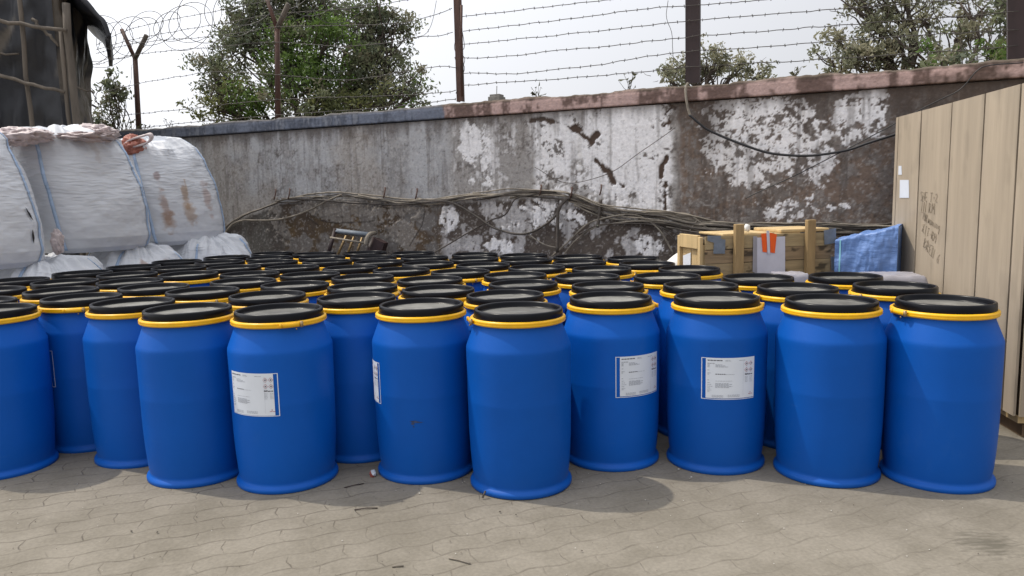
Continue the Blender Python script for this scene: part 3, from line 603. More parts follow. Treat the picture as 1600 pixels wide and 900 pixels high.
def tree(base, label, blobs, cols, seed, leaf=.07, n_clump=.9, per=34, crad=.28, trunk_r=.14, trunk_top=None, twigs=True, name='tree', fill=.5, flat=.8, group=None):
    """blobs: (px, py, rx_px, ry_px, Y) lumps of the crown"""
    rng = np.random.default_rng(seed); base = np.array(base, float)
    th = thing(name, base, label, 'tree', group)
    cr = MB(); tr = MB(); tt = np.array(trunk_top if trunk_top is not None else base+np.array([0, 0, 2.5]))
    branch(tr, base-np.array([0, 0, .1]), tt, trunk_r, trunk_r*.7, rng, .06, 9)
    for bl in blobs:
        px, py, rx, ry, Yd = bl[:5]; c = aty(px, py, Yd); k = Yd/CAM_F; R = np.array([rx*k, min(rx, ry)*k*.9, ry*k])
        vol = 4.19*R[0]*R[1]*R[2]; n = max(8, int(n_clump*vol/(crad**3*4.19)*fill*5.0))
        d = rng.normal(size=(n, 3)); d /= np.linalg.norm(d, axis=1)[:, None]; q = c+d*R*(rng.random((n, 1))**.42)
        q += rng.normal(size=(n, 3))*crad*.5
        q = q[q[:, 2] > .6]
        if len(q) == 0: continue
        cc = cols if len(bl) < 6 else bl[5]
        leaves(cr, q, per, crad*(.5+.9*rng.random(len(q))), leaf, cc, rng, flat)
        P = branch(tr, tt*.7+base*.3+np.array([0, 0, 0]), c, trunk_r*.30, trunk_r*.10, rng, .15)
        if twigs:
            for j in rng.choice(len(q), min(len(q), 14), replace=False): branch(tr, P[rng.integers(len(P)//2, len(P))], q[j], trunk_r*.13, .006, rng, .2, 4)
            for _ in range(8):
                d = rng.normal(size=3); d /= np.linalg.norm(d); branch(tr, c+d*R*.7, c+d*R*1.22+np.array([0, 0, .1]), .012, .003, rng, .25, 3)
    tr.build('trunk', MT['bark'], th, shift=base); cr.build('crown', MT['leaf'], th, shift=base)
GD = [(.15, .172, .095), (.19, .21, .12), (.105, .125, .08), (.22, .21, .14)]  # green leaves, with the paleness of haze put into their colour
GL = [(.10, .17, .035), (.13, .20, .05), (.08, .13, .03)]
GY = [(.14, .15, .055), (.11, .125, .05)]
GG = [(.27, .265, .17), (.21, .217, .14), (.29, .275, .185), (.165, .172, .115)]  # olive leaves, lightened in colour to stand in for haze
q = aty(480, 150, 15.5)
tree((q[0], 15.5, 0), 'large dense bushy tree with bright and dark green clumps left of the leaning post', [
    (375, 60, 42, 50, 16, GD), (350, 130, 38, 50, 15.5, GD), (420, 20, 55, 45, 16, GD), (500, 20, 60, 45, 16.5, GD), (455, 90, 50, 60, 15.2, GD + GL), (510, 70, 30, 55, 14.8, GL),
    (500, 130, 34, 50, 14.6, GL), (560, 60, 45, 45, 16, GD), (600, 55, 28, 40, 16, GD), (560, 120, 50, 50, 15.6, GD), (610, 140, 42, 36, 15.5, GD), (650, 145, 24, 26, 15, GL+GD),
    (400, 160, 60, 34, 14.5, GY+GL), (340, 170, 32, 30, 14.5, GY), (480, 165, 60, 28, 14.3, GY+GD), (560, 170, 60, 24, 14.3, GY), (330, 100, 20, 22, 15.5, GD), (630, 40, 14, 16, 16, GD), (570, 15, 40, 26, 16, GL+GD), (440, -30, 70, 40, 16, GD), (620, 95, 14, 12, 16, GD)],
    GD, 11, leaf=.042, crad=.26, per=58, trunk_r=.17, trunk_top=(q[0], 15.6, 2.6), fill=1.1)
q = aty(170, 180, 14)
tree((q[0], 14, 0), 'sparse young tree between the shed and the left Y shaped post', [(168, 165, 24, 26, 14, GD), (160, 195, 24, 20, 14, GD+GY), (185, 150, 10, 14, 14, GD), (172, 130, 5, 14, 14, GD)], GD, 12, leaf=.045, crad=.16, per=30, trunk_r=.06, trunk_top=(q[0], 14, 2.2), fill=.4)
q = aty(1105, 120, 30)
tree((q[0], 30, 0), 'distant flat topped tree behind the wide dark post', [(1040, 118, 32, 13, 30, GG), (1075, 100, 34, 18, 30, GG), (1120, 95, 36, 20, 30, GG), (1160, 105, 34, 18, 30, GG), (1185, 116, 18, 8, 30, GG), (1100, 112, 60, 14, 31, GG)],
     GG, 13, leaf=.085, crad=.36, per=40, trunk_r=.3, trunk_top=(q[0], 30, 5.6), fill=.75, n_clump=1)
q = aty(1480, 60, 15)
tree((q[0], 15.5, 0), 'big spreading tree with olive leaves and bare limbs behind the right wall', [
    (1300, 95, 26, 20, 15.5, GG), (1310, 62, 24, 18, 15.5, GG), (1335, 85, 34, 26, 15, GG), (1340, 20, 36, 18, 15.5, GG), (1375, 50, 40, 28, 15, GG), (1380, 95, 44, 20, 15, GG),
    (1400, 15, 40, 24, 15.2, GG), (1425, 75, 30, 18, 14.6, GG), (1440, 30, 30, 20, 16, GG), (1500, 5, 60, 14, 16, GG), (1330, -5, 30, 14, 15.5, GG), (1520, 30, 24, 22, 16, GG), (1400, -30, 80, 24, 15.5, GG)],
    GG, 14, leaf=.046, crad=.22, per=44, trunk_r=.2, trunk_top=(q[0]+.3, 15.5, 3.4), fill=.85)
q = aty(1520, 95, 13)
tree((q[0], 13, 0), 'leafy green bush rising behind the coping beside the reddish brown post', [(1470, 85, 36, 22, 13, GL+GD), (1510, 60, 24, 30, 13.4, GD), (1555, 75, 26, 30, 13, GL+GD), (1480, 105, 60, 12, 12.6, GD), (1560, 100, 40, 16, 12.6, GL+GY), (1570, 40, 14, 24, 13.4, GD), (1580, 5, 20, 26, 13.5, GD), (1600, 60, 40, 40, 14, GD)],
    GD, 15, leaf=.055, crad=.2, per=34, trunk_r=.08, trunk_top=(q[0], 13, 2.2), fill=.6, name='bush')
# weeds along the wall top
rng = np.random.default_rng(8)
for px, lb in ((222, 'small dry weed at the foot of the left Y shaped post'), (195, 'dry weed sprig left of the left Y shaped post'), (260, 'thin weed on the dark left coping'), (840, 'spiky dry weed on the pink coping right of the concrete stub'), (985, 'tiny dry stalks on the pink coping'), (1240, 'dry weed tuft on the coping left of the big spreading tree')):
    m = MB(); p = wallp(px, 150, DP); p[2] = 2.74
    for _ in range(9):
        t_ = p+rng.normal(size=3)*.05+np.array([0, 0, .07+.06*rng.random()]); m.tube([p+rng.normal(size=3)*.02, (p+t_)/2+rng.normal(size=3)*.015, t_], [.004, .003, .002], 3, col=(.10, .09, .05))
        V = [t_, t_+rng.normal(size=3)*.02, t_+rng.normal(size=3)*.035, t_+rng.normal(size=3)*.02]; m.add(V, [(0, 1, 2, 3)], col=(.11, .11, .06))
    tag(m.build('weed', MT['leaf'], shift=p, loc=p), lb, 'weed', 'weeds growing on the wall top')

# ------------------------------------------------------------------ tarpaulin shed
def shed():
    c0 = np.array([-5.72, 9.9, 0]); root = thing('tarpaulin_shed', c0, 'tall shed of dark tarpaulin sheets lashed to wooden poles at the far left', 'shed')
    L0 = np.array([-10.5, 10.3, 0]); BK = np.array([-6.05, 11.2, 0])
    def sheet(a, b, nm, seed, w_):
        n = 150; u = np.linspace(0, 1, n); v = np.linspace(.0, 4.75, 110); U, V = np.meshgrid(u, v); d = (b-a); Ld = np.linalg.norm(d); nn = np.array([d[1], -d[0], 0])/Ld
        if nn[1] > 0 and w_ == 0: nn = -nn
        f = (fbm(U*Ld*1.6+V*.25, V*.35, seed=seed, o=4)-.5)*.30+(fbm(U*Ld*5+V*.6, V*.9, seed=seed+3, o=4)-.5)*.16 + (fbm(U*Ld*1.2-V*1.1, V*1.4+U*Ld, seed=seed+8, o=3)-.5)*.16
        f = f*sstep(0, .04, U)*sstep(0, .04, 1-U); P = a+U[..., None]*d+f[..., None]*nn; P[..., 2] = V
        c1 = np.array([.016, .017, .022]); c2 = np.array([.12, .10, .078]); k = sstep(.50, .60, fbm(U*Ld*2.2+V*1.2, V*.8, seed=seed+5, o=5))[..., None]
        m = MB(); m.grid(P, col=c1*(1-k)+c2*k); m.build(nm, MT['tarp'], root, shift=c0)
    sheet(c0, L0, 'front_sheet', 51, 0); sheet(BK, c0, 'side_sheet', 61, 0)
    # roof flap
    cs = [(60, -60), (105, -25), (128, -2), (150, 18), (166, 40), (174, 58), (172, 70)]
    m = MB(); G = []
    for Yd in np.linspace(9.75, 11.3, 16):
        row = [aty(x, y, 9.9) for x, y in cs]; row = smooth_path(row, 6); row[:, 1] = Yd; row[:, 0] += -.50*(Yd-9.9); row[:, 2] += .04*np.sin(Yd*9+np.arange(len(row))*.6)*np.linspace(0, 1, len(row)); G.append(row)
    G = np.array(G); m.grid(G, col=np.ones(G.shape)*(.014, .015, .020)); o = m.build('roof_flap', MT['tarp'], root, shift=c0); sl = o.modifiers.new('s', 'SOLIDIFY'); sl.thickness = .05
    m = MB(); top = np.array([c0, L0, L0+np.array([0, 1.4, 0]), BK]); top[:, 2] = 4.7; m.add(top, [(0, 1, 2, 3)], col=(.02, .02, .025)); m.build('roof_sheet', MT['tarp'], root, shift=c0)
    def pole(a, b, r, Ya=9.72, Yb=9.72):
        p, q = aty(*a, Ya), aty(*b, Yb); n = 10; P = np.array([p+(q-p)*t for t in np.linspace(0, 1, n)]); P[1:-1] += (np.random.default_rng(abs(int(a[0]*7+b[1]))).normal(size=(n-2, 3))*.010)
        m = MB(); m.tube(P, np.linspace(r, r*.85, n), 8); m.build('pole', MT['pole'], root, shift=c0)
    def vpole(px, top_py, r):
        p = aty(px, 100, 9.68); t_ = aty(px, top_py, 9.68); pole_pts = [np.array([p[0]+.02, p[1], 0]), np.array([p[0], p[1], t_[2]])]
        P = np.array([pole_pts[0]*(1-t)+pole_pts[1]*t for t in np.linspace(0, 1, 12)]); P[1:-1, :2] += np.random.default_rng(abs(int(px))).normal(size=(10, 2))*.010
        m = MB(); m.tube(P, r, 9); m.build('pole', MT['pole'], root, shift=c0)
    vpole(112, 5, .046); vpole(40, -40, .028); vpole(100, 45, .026); vpole(-20, -40, .04)
    pole((-60, 24), (104, 47), .026, 9.6, 9.6); pole((-40, 108), (101, 144), .024, 9.6, 9.6); pole((-60, 85), (30, 84), .015); pole((50, 30), (92, 72), .022, 9.75, 9.75); pole((118, 136), (147, 145), .012, 9.9, 9.9)
shed()

# ------------------------------------------------------------------ bulk bags
def bag(c, w_, h, yaw, z0, seed, label, lean=(0, 0), grp=None, stains=(), slump=0., dims=(1, 1), topfold=.6, exn=3.6):
    rng = np.random.default_rng(seed); c = np.array([c[0], c[1], z0]); root = thing('bulk_bag', c, label, 'bulk bag', grp)
    nu, nv = 220, 220; u = np.linspace(0, 2*math.pi, nu, endpoint=False); v = np.linspace(0, 1, nv)
    U, Vv = np.meshgrid(u, v)
    prof = np.interp(Vv, [0, .03, .10, .3, .55, .8, .92, 1.0], [.80, .90, .96, 1.0, 1.0, .95 - slump*.12, .87 - slump*.2, .66 - slump*.14])
    ex = np.interp(Vv, [0, .5, .9, 1], [exn, exn, 3.0, 2.4])
    rr = 1/(np.abs(np.cos(U))**ex+np.abs(np.sin(U))**ex)**(1/ex)
    # panels belly out a little between the corner seams
    belly = 1+.035*np.cos(2*U)**2*0 + .04*np.abs(np.cos(2*U))
    R = w_/2*prof*rr*belly
    rid = 1-np.abs(2*fbm(np.cos(U)*2.6+5, np.sin(U)*2.6+5, Vv*34+2*fbm(np.cos(U)*3, np.sin(U)*3, Vv*3, seed=seed+3), seed=seed, o=3)-1); wr = (rid**6)*.0055*sstep(.15, .55, Vv)*(.3+1.4*fbm(np.cos(U)*2, np.sin(U)*2, Vv*3, seed=seed+6)) + (fbm(np.cos(U)*2+5, np.sin(U)*2+5, Vv*5, seed=seed+5, o=4)-.5)*.06
    pleat = (fbm(np.cos(U)*7+9, np.sin(U)*7+9, Vv*2, seed=seed+9, o=3)-.5)*.30*sstep(.66, 1, Vv)**1.6
    R = R+wr+pleat
    X = R*np.cos(U)*dims[0]; Yy = R*np.sin(U)*dims[1]; Z = h*(Vv**.94)*1.0 + sstep(.9, 1, Vv)*(fbm(np.cos(U)*3+2, np.sin(U)*3+2, seed=seed+2)-.5)*.14
    Z = Z - .05*sstep(.75, .95, Vv)*(1-sstep(.2, .9, np.abs(np.sin(2*U))))  # corners lift like ears
    lx = lean[0]*Vv**1.3; ly = lean[1]*Vv**1.3
    ca, sa = math.cos(yaw), math.sin(yaw)
    G = np.stack([X*ca-Yy*sa+lx, X*sa+Yy*ca+ly, Z], -1)
    base = np.array([.74, .76, .80]); Cc = np.ones(G.shape)*base*(1-.10*fbm(np.cos(U)*3+4, np.sin(U)*3+4, Vv*5, seed=seed+4, o=4)[..., None])
    for (ua, va, ru, rv, col, amt) in stains:
        q = np.sqrt((((U-ua+math.pi) % (2*math.pi)-math.pi)/ru)**2+((Vv-va)/rv)**2)+(fbm(U*9, Vv*22, seed=seed+7, o=4)-.5)*1.5
        a = (1-sstep(.5, 1.1, q))[..., None]*amt; Cc = Cc*(1-a)+np.array(col)*a
    m = MB(); m.grid(G, col=Cc, wrap=True)
    # crumpled top
    rings = 14; top = [];
    for k in range(1, rings+1):
        t = k/rings; ring = G[-1]*(1-t)+np.array([lean[0], lean[1], h*1.02])*t
        a = u; ring[:, 2] += (fbm(ring[:, 0]*5, ring[:, 1]*5, seed=seed+12, o=4)-.4)*.16*math.sin(min(t, .9)*math.pi*.6); top.append(ring)
    T = np.vstack([G[-1][None], np.array(top)]); m.grid(T, col=np.ones(T.shape)*base, wrap=True)
    m.build('bag_body', MT['bag'], root)
    # blue corner seams
    for a in (math.pi/4, 3*math.pi/4, 5*math.pi/4, 7*math.pi/4):
        j = int(a/(2*math.pi)*nu); Gs = []
        for dj in (-1, -.5, 0, .5, 1): j0 = int(math.floor(dj)); fr = dj-j0; Gs.append(G[4:-4, (j+j0) % nu]*(1-fr)+G[4:-4, (j+j0+1) % nu]*fr)
        Gs = np.array(Gs).transpose(1, 0, 2); ctr = np.array([0, 0, 0]) + np.stack([lx[4:-4, 0], ly[4:-4, 0], Z[4:-4, 0]*0], -1)
        out = Gs-np.concatenate([np.stack([lx[4:-4, 0], ly[4:-4, 0]], -1), np.zeros((len(Gs), 1))], -1)[:, None]; out[..., 2] = 0; out /= np.linalg.norm(out, axis=-1)[..., None]
        Gs = Gs+out*(.006+.012*(1-np.abs(np.linspace(-1, 1, 5)))[None, :, None]); mm = MB(); mm.grid(Gs); mm.build('corner_seam', MT['seam'], root)
        # lifting loop
        e = G[-6, j]; rd = e/np.linalg.norm(e[:2])*[1, 1, 0]
        if False:
            tg = np.array([-rd[1], rd[0], 0]); lp = [e-tg*.09-[0, 0, .05], e-tg*.05+rd*.04+[0, 0, .06], e+rd*.08+[0, 0, .09], e+tg*.05+rd*.05+[0, 0, .05], e+tg*.09-[0, 0, .05]]
            P = smooth_path(lp, 5); mm = MB(); V = []
            for p in P: V += [p-rd*.012-[0, 0, .018], p+rd*.012+[0, 0, .018]]
            mm.add(V, [(2*i, 2*i+1, 2*i+3, 2*i+2) for i in range(len(P)-1)]); mm.build('lifting_loop', MT['bag'], root)
    return root, G, u, v
YW = math.radians(-37)
RUST = (.30, .13, .05); RB = (.36, .19, .13)
GB = 'white bulk bags stacked left'
LO = [((-5.62, 6.35), 1.24, 1.12, 0, 71, 'lower white bag mostly outside the left edge', (0, 0), ()),
      ((-4.60, 7.42), 1.22, 1.10, 0, 72, 'squashed lower bag under the leftmost upper bag', (0, 0), ()),
      ((-4.28, 8.55), 1.14, 1.16, 0, 73, 'lower bag with rust stains between the two squashed neighbours', (0, 0), ((-.25, .80, .12, .08, RUST, .55), (.30, .80, .10, .06, RB, .4))),
      ((-3.82, 9.50), 1.12, 1.18, 0, 74, 'farthest lower bag next to the cables', (0, 0), ())]
for c, w_, h, z0, sd, lb, ln, st in LO: bag(c, w_, h, YW, z0, sd, lb, ln, GB, st, slump=1.0, exn=2.8)
r1, G1, u1, v1 = bag((-5.05, 7.06), 1.12, 1.28, YW, 1.06, 81, 'leftmost upper bag with two black slits near its right seam', (-.24, .0), GB, (), 0)
r2, G2, u2, v2 = bag((-4.62, 8.30), 1.12, 1.30, YW, 1.13, 82, 'large clean upper bag in the middle', (-.24, .0), GB, ((.10, .80, .05, .18, (.52, .47, .44), .45),), 0)
r3, G3, u3, v3 = bag((-4.25, 9.50), 1.12, 1.28, YW, 1.12, 83, 'farthest upper bag with three orange rust stains', (-.24, .0), GB, ((-.50, .35, .09, .20, RUST, .55), (-.05, .45, .08, .16, (.38, .2, .06), .6), (-.03, .28, .13, .12, (.36, .2, .08), .55), (-.50, .20, .14, .10, (.36, .2, .10), .5), (.42, .40, .10, .18, RB, .5), (-.5, .62, .06, .06, (.2, .08, .06), .6)), .1)
# slits on the near bag
for (ua, va, hh, sl) in ((.60, .36, .10, .03), (.60, .20, .10, -.005)):
    j = int(ua/(2*math.pi)*220); i0, i1 = int((va-hh/2)*220), int((va+hh/2)*220); V = []; n_ = i1-i0+1
    for q, i in enumerate(range(i0, i1+1)):
        t = q/(n_-1); ww = 1.0*math.sin(math.pi*t)
        for sgn in (-1, 1):
            a = G1[i, j]; tg = G1[i, (j+2) % 220]-G1[i, j-2]; tg /= np.linalg.norm(tg); nr = np.array([tg[1], -tg[0], 0]); V.append(a+tg*(.013*ww*sgn+sl*(t-.5)*-2)+nr*.012)
    m = MB(); m.add(V, [(2*k, 2*k+1, 2*k+3, 2*k+2) for k in range(n_-1)]); m.build('slit', MT['black_slit'], r1)
def crumple(name, px, py, Yd, rx, ry, rz_, mt, label, cat, seed):
    c = aty(px, py, Yd); m = MB(); n = 90; u = np.linspace(0, 2*math.pi, n, endpoint=False); v = np.linspace(.02, math.pi-.02, 36); U, V = np.meshgrid(u, v)
    D = np.stack([np.cos(U)*np.sin(V), np.sin(U)*np.sin(V), np.cos(V)], -1)
    k = .55+.75*fbm(D[..., 0]*3.4+seed, D[..., 1]*3.4, D[..., 2]*3.4, seed=seed, o=5, g=.52)+.25*(1-np.abs(2*fbm(D[..., 0]*2.5+seed, D[..., 1]*2.5, D[..., 2]*2.5, seed=seed+2, o=3)-1))**3
    m.grid(D*k[..., None]*np.array([rx, ry, rz_]), wrap=True); o = m.build(name, MT[mt], loc=c); o.rotation_euler = (0, 0, -.6); return tag(o, label, cat, 'crumpled liners on the bags')
crumple('liner', 118, 217, 8.2, .50, .3, .055, 'pink', 'crumpled pinkish liner spread over the top of the middle upper bag', 'liner', 5)
crumple('liner', 148, 208, 8.4, .22, .2, .085, 'pink', 'peaked pinkish liner tip in front of the thick shed pole', 'liner', 6)
crumple('liner', 30, 214, 7.6, .34, .25, .08, 'pink', 'low pinkish liner between the leftmost and middle upper bags', 'liner', 7)
crumple('liner', 208, 228, 9.0, .13, .13, .11, 'orange', 'orange red liner stuffed between the middle and farthest upper bags', 'liner', 8)
crumple('liner', 90, 378, 7.4, .06, .05, .11, 'pink', 'small pinkish flap squeezed between bags just above the drums', 'liner', 9)
m = MB(); P = smooth_path([aty(x, y, 8.9) for x, y in [(196, 226), (205, 219), (225, 213), (233, 211), (234, 217), (226, 223), (208, 227)]], 5); V = []
for p in P: V += [p+np.array([0, -.03, -.012]), p+np.array([0, .05, .012])]
m.add(V, [(2*i, 2*i+1, 2*i+3, 2*i+2) for i in range(len(P)-1)])
o = m.build('webbing_loop', MT['pink']); o.modifiers.new('s', 'SOLIDIFY').thickness = .02; tag(o, 'folded pink webbing loop lying above the orange liner', 'strap loop')

# ------------------------------------------------------------------ tall crate
def tall_crate():
    A = np.array([3.215, 4.68, 0]); B = np.array([3.55, 7.0, 0])     # near and far ends of the visible side
    d = B-A; L = np.linalg.norm(d); d /= L; o_ = np.array([d[1], -d[0], 0]); WD = .82; HT = 2.255; z0 = .10
    rz = math.atan2(d[1], d[0]); root = thing('wooden_crate', A, 'tall crate of pale vertical boards with handwriting, standing at the right edge', 'crate', None)
    c = A+d*L/2+o_*WD/2
    m = MB(); m.box((c[0], c[1], (HT+z0)/2), (L-.03, WD-.03, HT-z0-.02), rz=rz, col=(.10, .07, .045)); m.build('inner_box', MT['crate'], root, shift=A)
    # boards seen edge-on distances by bearing
    def along(px): # position along the face for a pixel column
        r = ray(px, 300); t_ = np.cross([r[0], r[1], 0], [d[0], d[1], 0])[2]; k = (A[0]*d[1]-A[1]*d[0])/(r[0]*d[1]-r[1]*d[0]); return (r[0]*k-A[0])*d[0]+(r[1]*k-A[1])*d[1]
    ed = [along(x) for x in (1398.5, 1404.5, 1439.5, 1486.5, 1537.5, 1592.5)] + [0.0]
    ed[0] = L
    rngc = np.random.default_rng(3)
    for i in range(len(ed)-1):
        a1, a0 = ed[i], ed[i+1]; gap = .020
        subs = [(a0+gap/2, a1-gap/2)]
        if i == 4: mid_ = along(1561); subs = [(a0+gap/2, mid_-.001), (mid_+.001, a1-gap/2)]
        for (b0_, b1_) in subs:
            nz = 60; nx = max(2, int((b1_-b0_)/.02)); U, V = np.meshgrid(np.linspace(b0_, b1_, nx), np.linspace(z0+.06, HT, nz))
            off = -.016-.003*rngc.random()
            P = A+U[..., None]*d+off*o_; P[..., 2] = V
            k = fbm(U*14+i*5, V*1.2, seed=91+i, o=4)[..., None]; st = sstep(.62, .74, fbm(U*8+i, V*5, seed=95, o=4))[..., None]
            edge = (np.exp(-((b1_-U)/.05)**2)*0+np.exp(-((U-b0_)/.03)**2))[..., None]*.25*sstep(.4, .6, fbm(U*2, V*1.5, seed=97))[..., None]
            Cc = np.array([.40, .33, .245])*(.84+.32*k)*(1-.10*st-edge)*(.95+.1*rngc.random())
            mb = MB(); mb.grid(P, col=Cc, smooth=False); ob = mb.build('board', MT['crate'], root, shift=A); s_ = ob.modifiers.new('s', 'SOLIDIFY'); s_.thickness = .016; s_.offset = 0
    # end boards (near end)
    for k in range(5):
        a = A+o_*(WD*(k+.5)/5)-d*.004; mb = MB(); mb.box((a[0], a[1], (HT+z0+.06)/2), (.018, WD/5-.008, HT-z0-.06), rz=rz, col=(.38, .31, .225)); mb.build('board', MT['crate'], root, shift=A)
    # top boards
    for k in range(8):
        a = A+d*(L*(k+.5)/8)+o_*WD/2; mb = MB(); mb.box((a[0], a[1], HT-.004), (L/8-.008, WD-.01, .014), rz=rz, col=(.5, .4, .28)); mb.build('board', MT['crate'], root, shift=A)
    # bottom: skid runners and dark gap
    for (zz_, hh, ins, nm) in ((.135, .045, .0, 'base_board'), (.045, .085, .06, 'skid')):
        a = A+d*L/2+o_*(ins+.05); mb = MB(); mb.box((a[0], a[1], zz_), (L-.02-ins*2, .09, hh), rz=rz); mb.build(nm, MT['crate_dark'] if nm == 'skid' else MT['newwood'], root, shift=A)
    a = A+d*L/2+o_*(WD-.1); mb = MB(); mb.box((a[0], a[1], .045), (L-.14, .09, .085), rz=rz); mb.build('skid', MT['crate_dark'], root, shift=A)
    def onface(px, py, off=-.016):
        r = ray(px, py); k = (A[0]*d[1]-A[1]*d[0])/(r[0]*d[1]-r[1]*d[0]); p = CP+r*k; return p+o_*off
    # paper labels
    for nm, x0, y0, x1, y1, lb in (('label_strip', 1409, 259, 1414.5, 273, None), ('paper_label', 1411, 281, 1426, 309, None)):
        q = [onface(x0, y1), onface(x1, y1), onface(x1-.5, y0), onface(x0+.5, y0)]; q = [p+o_*-.014 for p in q]; mb = MB(); mb.add(q, [(0, 1, 2, 3)], smooth=False); ob = mb.build(nm, MT['paper'], root, shift=A); ob.modifiers.new('s', 'SOLIDIFY').thickness = .001
    # handwriting
    GL_ = {'S': [[(.8, .9), (.4, 1), (.1, .8), (.6, .5), (.7, .2), (.3, 0), (0, .1)]], 'H': [[(0, 0), (0, 1)], [(.6, 0), (.6, 1)], [(0, .5), (.6, .5)]], 'E': [[(.6, 0), (0, 0), (0, 1), (.6, 1)], [(0, .5), (.5, .5)]],
           'T': [[(0, 1), (.8, 1)], [(.4, 1), (.4, 0)]], '-': [[(.1, .5), (.6, .5)]], '2': [[(0, .8), (.3, 1), (.6, .7), (.1, .05), (.7, 0)]], 'I': [[(.1, 0), (.6, 0)], [(.35, 0), (.35, 1)], [(.1, 1), (.6, 1)]],
           'N': [[(0, 0), (0, 1), (.6, 0), (.6, 1)]], 'R': [[(0, 0), (0, 1), (.5, .9), (.5, .6), (0, .5), (.6, 0)]], 'M': [[(0, 0), (.1, 1), (.4, .4), (.7, 1), (.8, 0)]], '1': [[(.2, .8), (.4, 1), (.4, 0)]],
           '9': [[(.6, .6), (.2, .5), (.1, .8), (.4, 1), (.6, .8), (.5, 0)]], 'u': [[(0, .6), (.1, .1), (.4, .1), (.5, .6), (.55, 0)]], 'n': [[(0, 0), (0, .6)], [(0, .4), (.3, .6), (.5, .4), (.5, 0)]], 'i': [[(.2, 0), (.2, .6)]],
           'g': [[(.5, .6), (.1, .5), (.1, .1), (.5, .1), (.5, .6), (.5, -.4), (.1, -.4)]], 'X': [[(0, 0), (.6, 1)], [(0, 1), (.6, 0)]], 'B': [[(0, 0), (0, 1), (.5, .8), (0, .5), (.6, .25), (0, 0)]], '6': [[(.6, 1), (.1, .4), (.2, 0), (.6, .1), (.5, .45), (.1, .4)]], ' ': []}
    for (txt, px, py, size, tilt) in (('SHE T-2', 1443, 313, .075, -.04), ('IN RM', 1444, 330, .085, -.05), ('19Running', 1446, 342, .062, -.22), ('XIT-RM', 1446, 362, .070, -.25), ('BREN 6', 1448, 386, .085, -.35)):
        p = onface(px, py, -.028)-A; ex = -d; ez = np.array([0, 0, 1.]); e1 = ex*math.cos(tilt)+ez*math.sin(tilt); e2 = -ex*math.sin(tilt)+ez*math.cos(tilt); mb = MB(); cx_ = 0
        for ch in txt:
            for st_ in GL_[ch]:
                q = [p+e1*(cx_+a*size*.72+rngc.uniform(-.03, .03)*size)+e2*(b*size+rngc.uniform(-.06, .06)*size) for a, b in st_]; mb.tube(q, .0019, 4)
            cx_ += size*(.55 if ch in 'i1 ' else .72)
        mb.build('handwriting', MT['marker'], root)
    return
tall_crate()

